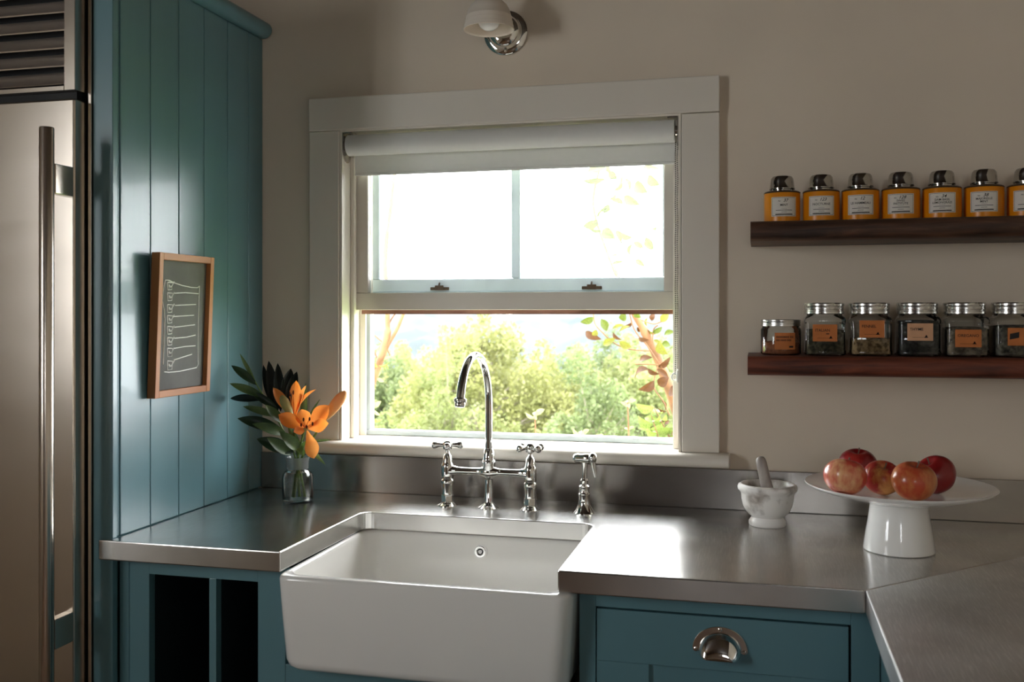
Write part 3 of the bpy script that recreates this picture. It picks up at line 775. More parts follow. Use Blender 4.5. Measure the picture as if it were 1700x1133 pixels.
# ================================================================== CHALKBOARD
ch = thing('chalkboard', (-1.289, -.4075, 1.194), 'small wood-framed chalkboard with a chalked checklist, hung on the teal boards', 'chalkboard')
BY0, BY1, BZ0, BZ1 = -.517, -.298, 1.194, 1.512
def lean(z): return -1.2885 + (z - BZ0) / (BZ1 - BZ0) * .0125     # top tips forward off the wall
class CB(MB):
    def bbox(s, y0, y1, z0, z1, t0, t1):
        q = lambda t, y, z: (lean(z) + t, y, z)
        return s.add([q(t0, y0, z0), q(t1, y0, z0), q(t1, y1, z0), q(t0, y1, z0), q(t0, y0, z1), q(t1, y0, z1), q(t1, y1, z1), q(t0, y1, z1)],
                     [(0, 3, 2, 1), (4, 5, 6, 7), (0, 1, 5, 4), (1, 2, 6, 5), (2, 3, 7, 6), (3, 0, 4, 7)])
fwid = .0155
CB().bbox(BY0, BY0 + fwid, BZ0, BZ1, 0, .0205).build('frame_side', 'oak_frame', ch, bevel=.0012)
CB().bbox(BY1 - fwid, BY1, BZ0, BZ1, 0, .0205).build('frame_side', 'oak_frame', ch, bevel=.0012)
CB().bbox(BY0 + fwid, BY1 - fwid, BZ1 - fwid, BZ1, 0, .0202).build('frame_rail', 'oak_frame_h', ch, bevel=.0012)
CB().bbox(BY0 + fwid, BY1 - fwid, BZ0, BZ0 + fwid, 0, .0202).build('frame_rail', 'oak_frame_h', ch, bevel=.0012)
slate = CB().bbox(BY0 + fwid, BY1 - fwid, BZ0 + fwid, BZ1 - fwid, .002, .009).build('slate', 'slate', ch)
def cbp(x, y):
    """chalk point given on a 526 x 1133 sketch of the board"""
    tv = (y - (110 + .12 * (x - 135))) / ((1010 - .08 * (x - 105)) - (110 + .12 * (x - 135)))
    xl, xr = 135 - 30 * (y - 110) / 900, 430 - 16 * (y - 110) / 900
    tu = (x - xl) / (xr - xl)
    z = BZ1 - fwid - tv * (BZ1 - BZ0 - 2 * fwid); yy = BY0 + fwid + tu * (BY1 - BY0 - 2 * fwid)
    return (lean(z) + .0093, yy, z)
def chalk(name, *lines):
    mb = MB()
    for l in lines: mb.tube([cbp(*q) for q in l], .00125, 6)
    return mb.build(name, 'chalk', slate)
chalk('chalk_outline', [(225, 272), (190, 252), (168, 250), (157, 300), (150, 390), (160, 450), (165, 520), (160, 620), (158, 720), (155, 830)],
      [(160, 880), (190, 886), (260, 882), (340, 868), (370, 862), (381, 840), (378, 700), (378, 500), (380, 400), (383, 300)],
      [(185, 252), (215, 268), (270, 290), (330, 305), (370, 308), (383, 298)])
for y0, h_ in ((292, 26), (365, 28), (445, 28), (520, 27), (595, 27), (672, 27), (748, 30), (838, 32)):
    chalk('chalk_tick_box', [(180, y0 - h_), (182, y0 + h_), (207, y0 + h_ - 2), (212, y0 - h_ + 4), (180, y0 - h_)],
          [(190, y0 - 10), (202, y0 + 8), (222, y0 - 30)], [(190, y0 - 2), (196, y0 + 10)])
for l in ([(222, 342), (290, 340), (375, 350)], [(225, 425), (360, 424)], [(215, 502), (348, 498)], [(222, 576), (355, 564)], [(222, 652), (300, 648), (360, 636)], [(222, 722), (290, 712), (360, 710)], [(220, 802), (338, 768)]):
    chalk('chalk_line', l)

# ================================================================== WALL LAMP
wl = thing('wall_lamp', (-.617, 0, 2.084), 'chrome wall lamp with a cream ceramic bell shade above the window', 'lamp')
bp_ = MB().lathe([(.056, .001), (.0565, .006), (.053, .010), (.044, .012), (.042, .015), (.040, .024), (.034, .030), (.02, .033), (.012, .034)], (-.617, 0, 2.084), 44, (0, -1, 0)).build('wall_plate', 'chrome', wl, smooth=40)
for a in (-PI / 2 + .05, PI / 2 + .05):
    MB().lathe([(.004, 0), (.004, .004), (.0025, .006)], (-.617 + .0485 * math.cos(a), -.011, 2.084 + .0485 * math.sin(a)), 12, (0, -1, 0)).build('screw', 'nickel', bp_)
MB().tube(bez([(-.617, -.03, 2.086), (-.619, -.06, 2.10), (-.624, -.098, 2.135), (-.627, -.12, 2.175), (-.628, -.12, 2.15)][:4], 6), .009, 16).build('arm', 'chrome', wl, smooth=60)
MB().lathe([(.0, .118), (.014, .118), (.02, .112), (.021, .085), (.024, .072), (.024, .066)], (-.628, -.12, 2.060), 32, cap0=False).build('socket', 'chrome', wl, smooth=40)
shp = [(.0225, .071), (.034, .067), (.0435, .058), (.050, .046), (.0545, .031), (.0552, .0305), (.0553, .0285), (.0565, .020), (.0572, .0195), (.0573, .0175), (.0585, .010), (.0592, .0095), (.0598, .004), (.0612, .0), (.0605, -.0012), (.0590, 0), (.0575, .004), (.054, .024), (.049, .043), (.042, .055), (.033, .063), (.0225, .067)]
MB().lathe(shp, (-.628, -.12, 2.060), 56, cap0=False, cap1=False).build('shade', 'matte_ceramic', wl, smooth=40)
bl_ = MB().lathe([(1e-4, -.002), (.012, .0), (.021, .006), (.0265, .016), (.027, .026), (.023, .038), (.016, .050), (.014, .068)], (-.628, -.12, 2.060), 32, cap0=False, cap1=False).build('bulb', 'bulb', wl, smooth=60)

# ================================================================== ROLLER BLIND
rb = thing('roller_blind', (-.62, .0, 1.82), 'white roller blind rolled up at the top of the window', 'blind')
MB().lathe([(.0265, 0), (.0275, .001), (.0275, .847), (.0265, .848)], (-1.0445, .004, 1.8195), 40, (1, 0, 0)).build('roll', 'blind_fabric', rb, smooth=40)
fb = MB()
zz = [1.8195, 1.80, 1.78, 1.765, 1.752, 1.748]; yy_ = [.0315, .0318, .032, .0325, .034, .034]
fb.loops([[(-1.039, y, z), (-.199, y, z), (-.199, y + .0012, z), (-1.039, y + .0012, z)] for z, y in zip(zz, yy_)])
fb.build('fabric', 'blind_fabric', rb)
MB().box((-1.039, .0305, 1.7435), (-.199, .0375, 1.7515)).build('hem_bar', 'blind_fabric', rb, bevel=.003)
for sgn, x in ((1, -1.0532), (-1, -.1872)):
    mb = MB()
    pr = [(-.018, 1.851), (.034, 1.851), (.034, 1.80)] + [(.008 + .026 * math.cos(a), 1.80 + .026 * math.sin(a)) for a in [-PI * k / 8 for k in range(1, 8)]] + [(-.018, 1.80)]
    mb.loops([[(x, y, z) for y, z in pr], [(x + sgn * .0025, y, z) for y, z in pr]])
    br = mb.build('bracket', 'nickel', rb, bevel=.0006)
    MB().box((x + sgn * .0026, -.016, 1.8488), (x + sgn * .026, .02, 1.8515)).build('bracket_flange', 'nickel', br)
    MB().cyl((x + sgn * .0026, .004, 1.8195), (x + sgn * .0085, .004, 1.8195), .013, None, 24).build('end_plug', 'nickel', br)
mb = MB()
k = 0
for dx_, dy_ in ((0, -.006), (.0032, .010)):
    z = 1.79
    while z > 1.232:
        mb.ball((-.1945 + dx_ + .0006 * math.sin(z * 60), dy_ + (z - 1.23) * .0, z), .0017, 6, 4); z -= .0046
chn = mb.build('bead_chain', 'chain_metal', rb, smooth=60); chn['kind'] = 'stuff'
tq = MB().tube([(-.197 + .007 * math.cos(a) * .9, -.002 + .004 * math.cos(a), 1.226 + .0085 * math.sin(a)) for a in [2 * PI * k / 16 for k in range(17)]], .0022, 8).build('chain_ring', 'plastic_white', rb, smooth=60)
MB().box((-.1925, -.014, 1.212), (-.1868, .012, 1.244)).build('chain_clip', 'plastic_white', rb, bevel=.004)

# ================================================================== SHELVES
def shelf(z0, z1, x0, m, label, seed, wave):
    r_ = np.random.default_rng(seed)
    mb = MB(); lps = []
    nx = 64
    ph = r_.uniform(0, 6, 8)
    for i in range(nx + 1):
        x = x0 + (.8085 - x0) * i / nx
        s1 = wave * (math.sin(x * 9 + ph[0]) + .6 * math.sin(x * 23 + ph[1]) + .4 * r_.normal())
        s2 = wave * (math.sin(x * 7 + ph[2]) + .6 * math.sin(x * 19 + ph[3]) + .4 * r_.normal())
        s3 = wave * 1.2 * (math.sin(x * 5 + ph[4]) + .6 * math.sin(x * 31 + ph[5]) + .4 * r_.normal())
        f = -.188
        lps.append([(x, -.0005, z0 + .0), (x, f + .028 + s3, z0 + .0), (x, f + .006 + s2, z0 + .004 + abs(s1)), (x, f + s2 * .8, z0 + .011), (x, f - .001 + s1, .5 * (z0 + z1)), (x, f + s1, z1 - .006), (x, f + .005 + s1, z1 - .0015), (x, f + .013, z1), (x, -.0005, z1)])
    mb.loops(lps)
    o = mb.build('floating_shelf', m, at=(.4, 0, z0), smooth=50)
    return tag(o, label, 'shelf')
SZ1, SZ2 = 1.5805, 1.2865
shelf(1.5365, SZ1, -.018, 'shelf_dark', 'upper dark rough-hewn wooden shelf carrying the orange tins', 3, .0008)
shelf(1.243, SZ2, -.024, 'shelf_red', 'lower reddish rough-hewn wooden shelf carrying the glass spice jars', 5, .0006)

# ------------------------------------------------------------------ orange tea tins
TR = .0392
def on_cyl(c, r, yaw, u, v):
    """point on a tin's wall: u along the arc (m), v up"""
    a = yaw + u / r
    return (c[0] + r * math.sin(a), c[1] - r * math.cos(a), c[2] + v)
def bend(mesh, c, r, yaw, du, dv):
    vs, fs = mesh
    return [on_cyl(c, r, yaw, x + du, y + dv) for x, y, z in vs], fs
def patch(mb, c, r, yaw, u0, u1, v0, v1, n=12):
    lo = [on_cyl(c, r, yaw, u0 + (u1 - u0) * i / n, v0) for i in range(n + 1)]
    hi = [on_cyl(c, r, yaw, u0 + (u1 - u0) * i / n, v1) for i in range(n + 1)]
    k = n + 1
    mb.add(lo + hi, [(i, i + 1, k + i + 1, k + i) for i in range(n)])
TINS = [(.0505, ('37',), ('MINT',), 6, 'orange tea tin labelled MINT, leftmost on the upper shelf'),
        (.1343, ('123',), ('NOCTURNE',), 1, 'orange tea tin labelled NOCTURNE on the upper shelf'),
        (.2170, ('12',), ('LE HAMMEAU',), 1, 'orange tea tin labelled LE HAMMEAU on the upper shelf'),
        (.3005, ('128',), ('SWISS', 'INSTITUTE'), 0, 'orange tea tin labelled SWISS INSTITUTE on the upper shelf'),
        (.3840, ('34',), ('SIAM BASIL', 'LEMONGRASS'), 1, 'orange tea tin labelled SIAM BASIL LEMONGRASS on the upper shelf'),
        (.4680, ('38',), ('MAJORELLE', 'MINT'), 0, 'orange tea tin labelled MAJORELLE MINT on the upper shelf'),
        (.5525, ('3',), ('THE', ''), 0, 'orange tea tin cut by the right picture edge, last on the upper shelf')]
tin_me = None
for x, num, words_, turn, lab in TINS:
    c = (x, -.1, SZ1)
    t = thing('tea_tin', c, lab, 'tin', 'orange tea tins on the upper shelf')
    if tin_me is None:
        tin_me = MB().lathe([(.037, .0003), (TR - .0004, .001), (TR, .003), (TR, .0655), (TR - .001, .0685), (TR - .004, .0705)], c, 48).build('body', 'tin_yellow', t, smooth=40)
        rim_me = MB().lathe([(TR + .0001, .0668), (TR + .0006, .0685), (TR - .001, .0706), (TR - .004, .0718), (.028, .0722)], c, 48, cap0=False).build('shoulder', 'tin_rim', t, smooth=40)
        lid_me = MB().lathe([(.0262, .0715), (.0262, .0755), (.0278, .0765), (.0280, .0785), (.0268, .080), (.0255, .093), (.0242, .101), (.021, .1055), (.013, .1075), (.0, .108)], c, 48, cap1=False).build('lid', 'tin_lid', t, smooth=35)
    else:
        for m_, nm in ((tin_me, 'body'), (rim_me, 'shoulder'), (lid_me, 'lid')): dup(m_, nm, t)
    yaw = math.atan2(x, 2.28) * -1 + math.radians(turn)
    R2 = TR + .0004
    mb = MB(); patch(mb, c, R2, yaw, -.0285, .0285, .0135, .0565); lb = mb.build('label', 'paper', t, smooth=60, recalc=False)
    mb = MB(); R3 = R2 + .0002
    for u0, u1, v0, v1 in ((-.0265, .0265, .0545, .0551), (-.0265, .0265, .0149, .0155), (-.0265, -.0259, .0155, .0545), (.0259, .0265, .0155, .0545)): patch(mb, c, R3, yaw, u0, u1, v0, v1)
    patch(mb, c, R3, yaw, -.006, .006, .0305, .0309); patch(mb, c, R3, yaw, -.018, .018, .0265, .0276); patch(mb, c, R3, yaw, -.006, .006, .0225, .0233)
    patch(mb, c, R3, yaw, -.019, .019, .0168, .0190)
    mb.build('label_frame', 'ink', lb, recalc=False)
    mb = MB()
    mb.add(*bend(text_mesh('No', .0042, .4), c, R3, yaw, -.0085 - .002 * len(num[0]) / 2, .0462))
    mb.add(*bend(text_mesh(num[0], .0098, .35), c, R3, yaw, .003, .0455))
    if len(words_) == 1: mb.add(*bend(text_mesh(words_[0], .0070), c, R3, yaw, 0, .0362))
    else:
        mb.add(*bend(text_mesh(words_[0], .0064), c, R3, yaw, 0, .0392))
        if words_[1]: mb.add(*bend(text_mesh(words_[1], .0064), c, R3, yaw, 0, .0330))
    mb.build('lettering', 'ink', lb, recalc=False)

# ------------------------------------------------------------------ spice jars
def herb(name, a, b, sc_=90):
    m = mat(name, a, .85, vscale=sc_, col2=b, sharp=(.38, .62), bump=1.0, bscale=sc_, detail=4)
herb('spice_rust', srgb(168, 104, 66), srgb(120, 70, 44), 70)
herb('spice_green', srgb(112, 106, 82), srgb(62, 60, 46), 110)
herb('spice_seed', srgb(186, 158, 116), srgb(112, 90, 60), 120)
herb('spice_black', srgb(76, 76, 70), srgb(26, 27, 25), 60)
herb('spice_grey', srgb(150, 138, 118), srgb(90, 82, 70), 90)
herb('spice_olive', srgb(122, 118, 104), srgb(68, 67, 60), 100)
def flat_text(mb, mesh, x, y, z, k=1):
    vs, fs = mesh
    mb.add([(x + a, y, z + b) for a, b, c_ in vs], fs)
JARS = [(.0475, 'spice_rust', .028, 'kraft', (.016, .010), ('', ''), 'round', 'short round glass jar of brown spice with silver lid, leftmost on the lower shelf'),
        (.1405, 'spice_green', .052, 'kraft', (-.001, .031), ('ITALIAN', ''), 'sq', 'square glass jar of green herbs labelled ITALIAN on the lower shelf'),
        (.2350, 'spice_seed', .034, 'kraft', (.001, .040), ('FENNEL', ''), 'sq', 'square glass jar of tan fennel seeds, second square jar on the lower shelf'),
        (.3330, 'spice_black', .072, 'kraft_pale', (.0, .034), ('THYME', ''), 'sq', 'square glass jar of dark thyme with pale label on the lower shelf'),
        (.4280, 'spice_grey', .058, 'kraft', (-.0005, .021), ('OREGANO', ''), 'sq', 'square glass jar of grey-brown oregano with orange label on the lower shelf'),
        (.5230, 'spice_olive', .062, 'kraft', (.006, .025), ('', ''), 'sq', 'square glass jar cut by the right picture edge on the lower shelf')]
JY = -.105
for i, (x, spice, fill, lm, (lx, lz), txt, shape, lab) in enumerate(JARS):
    c = (x, JY, SZ2)
    j = thing('spice_jar', c, lab, 'jar', 'glass spice jars on the lower shelf')
    H = .0855 if shape == 'sq' else .064
    z0 = SZ2 + .0005
    if shape == 'sq':
        a = .0432
        rl = lambda ins, z, r_: rrect(x - a + ins, x + a - ins, JY - a + ins, JY + a - ins, r_, z0 + z, 5)
        MB().loops([rl(.005, 0, .008), rl(.001, .002, .009), rl(.0, .006, .010), rl(.0, .011, .010), rl(.0012, .0125, .010), rl(.0012, .070, .010), rl(.0, .0715, .010), rl(.0, .078, .011), rl(.002, .0835, .014), rl(.006, .088, .022), rl(.006, .0935, .030)], True, False).build('glass', 'jar_glass', j, smooth=40)
        fl = MB(); n_ = 28
        tp = rl(.0042, fill, .008)
        fl.loops([rl(.005, .004, .008), rl(.0042, .008, .008), [(p_[0], p_[1], p_[2] + .004 * math.sin(k_ * 1.7 + i) ) for k_, p_ in enumerate(tp)], [(x + (p_[0] - x) * .5, JY + (p_[1] - JY) * .5, z0 + fill + .006) for p_ in tp]])
        fl.build('contents', spice, j, smooth=60)
        zl = z0 + .0905; rlid = .0422
        front = JY - a
    else:
        a = .0440
        MB().lathe([(a - .004, 0), (a - .001, .002), (a, .005), (a, H - .008), (a - .003, H - .003), (a - .004, H)], (x, JY, z0), 40, cap1=False).build('glass', 'jar_glass', j, smooth=40)
        MB().lathe([(a - .004, .003), (a - .003, .006), (a - .003, fill), (a * .5, fill + .003), (1e-4, fill + .004)], (x, JY, z0), 40, cap1=False).build('contents', spice, j, smooth=60)
        zl = z0 + H - .0005; rlid = .0432
        front = JY - a
    lp_ = [(rlid - .0012, 0), (rlid, .0008), (rlid, .004), (rlid - .0008, .0048), (rlid - .0008, .0062), (rlid, .007), (rlid, .010), (rlid - .0005, .0112), (rlid + .0004, .012), (rlid + .0004, .0145), (rlid - .001, .016), (rlid - .008, .0163)]
    k_ = 1.55 if shape == 'sq' else .95
    MB().lathe([(r_, h * k_) for r_, h in lp_], (x, JY, zl), 48).build('lid', 'lid_metal', j, smooth=30)
    w_, h_ = .0255, .0185
    lb_ = MB()
    if shape == 'sq':
        lb_.box((x + lx - w_, front - .0006, z0 + lz), (x + lx + w_, front + .0009, z0 + lz + 2 * h_))
        lb = lb_.build('label', lm, j)
        fy = front - .0009
        mb = MB()
        if txt[0]: flat_text(mb, text_mesh(txt[0], .0085, 0, 'LEFT'), x + lx - .021, fy, z0 + lz + .0215)
        if i == 1:
            mb.box((x + lx + .002, fy, z0 + lz + .0155), (x + lx + .009, fy + .0002, z0 + lz + .0175))
        # small black sprig emblem, bottom right
        if i in (1, 2, 3, 4):
            ex, ez = x + lx + .0115, z0 + lz + .007
            for q in range(6):
                aa = .5 + q * .45
                mb.add([(ex + .0015 * q - .004, fy, ez), (ex + .0015 * q - .004 + .004 * math.cos(aa), fy, ez + .005 * math.sin(aa)), (ex + .0015 * q - .0015 + .004 * math.cos(aa), fy, ez + .0045 * math.sin(aa)), (ex + .0015 * q - .002, fy, ez - .001)], [(0, 1, 2, 3)])
            mb.box((x + lx - .016, fy, z0 + lz + .0068), (ex - .004, fy + .0002, z0 + lz + .0074))
        if i == 5:
            mb.add([(x + lx - .022, fy, z0 + lz + .0125), (x + lx - .004, fy, z0 + lz + .0165), (x + lx - .0035, fy, z0 + lz + .0285), (x + lx - .0215, fy, z0 + lz + .0245)], [(0, 1, 2, 3)])
            flat_text(mb, text_mesh('Ro', .0075, 0, 'LEFT'), x + lx + .006, fy, z0 + lz + .0225)
        mb.build('lettering', 'ink', lb, recalc=False)
    else:
        mb = MB(); yaw = math.radians(12); Rj = a + .0005; cj = (x, JY, z0)
        patch(mb, cj, Rj, yaw, -.0235, .0235, .0125, .0495); lb = mb.build('label', lm, j, recalc=False)
        mb = MB()
        for v_, us in ((.038, ((-.02, -.011), (-.0095, -.003), (-.0015, .009), (.0105, .017))), (.031, ((-.02, -.012), (-.0105, .0), (.003, .013)))):
            for u0, u1 in us:
                u = u0
                while u < u1:
                    patch(mb, cj, Rj + .0002, yaw, u, u + .0012, v_, v_ + .0042, 1); u += .0021
        patch(mb, cj, Rj + .0002, yaw, .008, .018, .0165, .0205, 3)
        mb.build('lettering', 'ink', lb, recalc=False)

# ================================================================== MORTAR AND PESTLE
mx_, my_ = .018, -.165
mo = MB().lathe([(1e-4, 0), (.0375, 0), (.0395, .002), (.0398, .009), (.0375, .013), (.0345, .017), (.0342, .0195), (.0395, .0235), (.0470, .032), (.0525, .043), (.0555, .056), (.0565, .070), (.0595, .0745), (.0632, .078), (.064, .083), (.0625, .088), (.0590, .0895), (.0578, .091), (.055, .0912), (.053, .0895), (.0515, .078), (.046, .055), (.036, .038), (.02, .029), (1e-4, .026)], (mx_, my_, CZ + .0005), 56, cap0=False, cap1=False).build('mortar', 'marble', at=(mx_, my_, CZ), smooth=45)
tag(mo, 'white veined marble mortar on a small foot beside the sink', 'mortar')
a_, b_ = V(mx_ + .010, my_ - .006, CZ + .0335), P(1262, 760, my_ + .004)
Lp = np.linalg.norm(b_ - a_)
pe = MB().lathe([(1e-4, -.003), (.010, -.001), (.015, .008), (.0155, .018), (.0135, .035), (.0122, .07), (.0115, Lp - .012), (.0105, Lp - .004), (.007, Lp + .001), (1e-4, Lp + .003)], a_, 28, b_ - a_, cap0=False, cap1=False).build('pestle', 'marble_grey', at=tuple(a_), smooth=60)
tag(pe, 'grey marble pestle leaning in the white mortar', 'pestle')

# ================================================================== CAKE STAND WITH APPLES
cx_, cy_ = .266, -.335
cs = thing('cake_stand', (cx_, cy_, CZ), 'wide white china cake stand on a tapered foot, holding apples', 'cake stand')
MB().lathe([(.064, 0), (.0662, .0015), (.0665, .004), (.0625, .03), (.0575, .06), (.0545, .082), (.0535, .094), (.048, .096)], (cx_, cy_, CZ + .0005), 64).build('foot', 'white_china', cs, smooth=40)
MB().lathe([(.048, .0935), (.0535, .0945), (.10, .1015), (.15, .1155), (.170, .1225), (.1765, .1265), (.1775, .1285), (.1762, .1295), (.170, .1272), (.15, .1225), (.11, .118), (.06, .1165), (1e-4, .1165)], (cx_, cy_, CZ + .0005), 96, cap1=False).build('plate', 'white_china', cs, smooth=50)
def plate_z(r_):
    pr_ = [(0, .1165), (.06, .1165), (.11, .118), (.15, .1225), (.170, .1272)]
    return CZ + .0005 + float(np.interp(r_, [q[0] for q in pr_], [q[1] for q in pr_]))
def apple_mat(name, red, yel, pos, seed):
    m = mat(name, red, .28, coat=.25)
    nt = m.node_tree; N, L = nt.nodes, nt.links; b = N['Principled BSDF']
    tc = N.new('ShaderNodeTexCoord'); mp = N.new('ShaderNodeMapping'); mp.inputs['Scale'].default_value = (1, 1, .45); mp.inputs['Location'].default_value = (seed * 3.1, seed * 1.7, 0)
    L.new(tc.outputs['Object'], mp.inputs[0])
    n = N.new('ShaderNodeTexNoise'); n.inputs['Scale'].default_value = 22; n.inputs['Detail'].default_value = 2
    n2 = N.new('ShaderNodeTexNoise'); n2.inputs['Scale'].default_value = 140; n2.inputs['Detail'].default_value = 4
    L.new(mp.outputs[0], n.inputs[0]); L.new(mp.outputs[0], n2.inputs[0])
    ad = N.new('ShaderNodeMath'); ad.operation = 'MULTIPLY_ADD'; ad.inputs[1].default_value = .35
    L.new(n2.outputs[0], ad.inputs[0]); L.new(n.outputs[0], ad.inputs[2])
    r = N.new('ShaderNodeValToRGB'); e = r.color_ramp.elements
    e[0].position, e[0].color = pos - .12, yel; e[1].position, e[1].color = pos + .12, red
    L.new(ad.outputs[0], r.inputs[0]); L.new(r.outputs[0], b.inputs['Base Color'])
RED, DRED, YEL, ORG = srgb(176, 44, 40), srgb(136, 24, 30), srgb(236, 186, 112), srgb(206, 126, 66)
apple_mat('apple_blush', srgb(206, 70, 58), srgb(240, 190, 138), .60, 1)
apple_mat('apple_red', DRED, srgb(170, 52, 44), .60, 2)
apple_mat('apple_mixed', RED, YEL, .62, 3)
apple_mat('apple_orange', srgb(186, 76, 48), srgb(212, 142, 82), .68, 4)
apple_mat('apple_deep', srgb(142, 28, 30), srgb(176, 66, 50), .58, 5)
def apple(x, y, r_, m, lab, tilt, turn, hk=.88, seed=0):
    rr_ = np.random.default_rng(seed)
    n, mm = 40, 26
    vs, fs = [], []
    ph = rr_.uniform(0, 6)
    Q = Quaternion((math.cos(turn), math.sin(turn), 0), tilt)
    for i in range(mm + 1):
        t = PI * i / mm
        for k in range(n):
            p_ = 2 * PI * k / n
            rad = math.sin(t) * (1 + .05 * math.cos(t)) 
            z = math.cos(t) * hk
            dim = math.exp(-(rad / .30) ** 2)
            z += (-.26 * dim if t < PI / 2 else .16 * dim)
            lob = 1 + .022 * math.cos(5 * p_ + ph) * (.5 - .5 * math.cos(t)) + .018 * math.cos(2 * p_ + ph)
            vs.append(Q @ Vector((rad * lob * math.cos(p_), rad * lob * math.sin(p_), z)))
    for i in range(mm):
        for k in range(n):
            k2 = (k + 1) % n
            fs.append((i * n + k, (i + 1) * n + k, (i + 1) * n + k2, i * n + k2))
    zmin = min(v.z for v in vs)
    zb_ = max(plate_z(math.hypot(x + v.x * r_ - cx_, y + v.y * r_ - cy_)) - v.z * r_ for v in vs if v.z < zmin + .35) + .0003
    base = V(x, y, zb_)
    t = thing('apple', (x, y, zb_ + zmin * r_), lab, 'apple', 'apples on the cake stand')
    MB().add([base + V(*v) * r_ for v in vs], fs).build('fruit', m, t, smooth=80)
    s0 = base + V(*(Q @ Vector((0, 0, hk - .26)))) * r_; s1 = base + V(*(Q @ Vector((.06, .03, hk + .08)))) * r_
    MB().tube([s0, .5 * (s0 + s1) + V(.0006, 0, 0), s1], [.0012, .0011, .0016], 8).build('stem', 'bark_grey', t, smooth=60)
    return t
apple(.157, -.446, .0402, 'apple_blush', 'pale blushed apple at the left front of the cake stand', .35, 2.6, .86, 1)
apple(.199, -.237, .0385, 'apple_red', 'dark red apple at the back left of the cake stand', .2, 0, .86, 2)
apple(.229, -.393, .0355, 'apple_mixed', 'red and yellow apple between two front apples, stem end up', .5, .2, .9, 3)
apple(.276, -.457, .0395, 'apple_orange', 'orange-brown apple at the front centre of the cake stand', .25, .6, .92, 4)
apple(.330, -.352, .0385, 'apple_deep', 'deep red apple at the right of the pile on the cake stand', .6, -1.0, .92, 5)

# ================================================================== OUTDOORS
# hillside falling away from the house, wooded ridge across the valley
def terrain_z(x, y):
    return -.35 - .16 * max(0, y) - .0004 * max(0, y) ** 2 + .25 * math.sin(x * .21) * min(1, y / 20)
gx = np.concatenate([np.linspace(-160, -20, 15), np.linspace(-16, 12, 15), np.linspace(16, 120, 12)])
gy = np.concatenate([np.linspace(.3, 12, 14), np.linspace(14, 60, 16), np.linspace(70, 200, 10)])
mb = MB(); nx_ = len(gx)
vs = [(x, y, terrain_z(x, y)) for y in gy for x in gx]
fs = [(j * nx_ + i, j * nx_ + i + 1, (j + 1) * nx_ + i + 1, (j + 1) * nx_ + i) for j in range(len(gy) - 1) for i in range(nx_ - 1)]
mb.add(vs, fs); gnd = mb.build('ground', 'grass', smooth=80, kind='structure')
mb = MB(); hx = np.linspace(-330, 170, 180); hy = np.linspace(170, 330, 50); nx_ = len(hx)
def hill_z(x, y):
    t = (y - 170) / 160
    ridge = 4 + 9 * math.sin(x * .013 + 1.1) + 5 * math.sin(x * .031 + .4) - .03 * (x + 60)
    base = -48
    s_ = math.sin(min(1, t) * PI / 2)
    return base + (ridge - base) * s_ + .5 * math.sin(x * .35) * math.sin(y * .3) + rng.normal() * .7
mb.add([(x, y, hill_z(x, y)) for y in hy for x in hx], [(j * nx_ + i, j * nx_ + i + 1, (j + 1) * nx_ + i + 1, (j + 1) * nx_ + i) for j in range(len(hy) - 1) for i in range(nx_ - 1)])
mb.build('hills', 'hill_forest', smooth=80, kind='structure')

def foliage_mesh(name, centres, radii, n, size, seed):
    """n small leaf clumps (bent quads) scattered in the shells of many tufts"""
    r_ = np.random.default_rng(seed)
    k = r_.choice(len(centres), n, p=radii ** 2 / (radii ** 2).sum())
    d = r_.normal(size=(n, 3)); d /= np.linalg.norm(d, axis=1)[:, None]
    rad = radii[k] * (r_.uniform(.25, 1, n) ** .45)
    c = centres[k] + d * rad[:, None] * np.array([.85, .85, 1.25])
    a = r_.normal(size=(n, 3)) + d * .5; a /= np.linalg.norm(a, axis=1)[:, None]
    b = np.cross(a, r_.normal(size=(n, 3))); b /= np.linalg.norm(b, axis=1)[:, None]
    e = np.cross(a, b)
    s_ = size * r_.uniform(.5, 1.3, n)[:, None]
    v = np.stack([c - b * s_, c + e * s_ * .55 + a * s_ * .15, c + b * s_, c - e * s_ * .55 + a * s_ * .15], 1).reshape(-1, 3)
    me = bpy.data.meshes.new(name)
    me.vertices.add(4 * n); me.vertices.foreach_set('co', v.astype(np.float32).ravel())
    me.loops.add(4 * n); me.loops.foreach_set('vertex_index', np.arange(4 * n, dtype=np.int32))
    me.polygons.add(n); me.polygons.foreach_set('loop_start', np.arange(0, 4 * n, 4, dtype=np.int32))
    me.update(); me.validate()
    return me
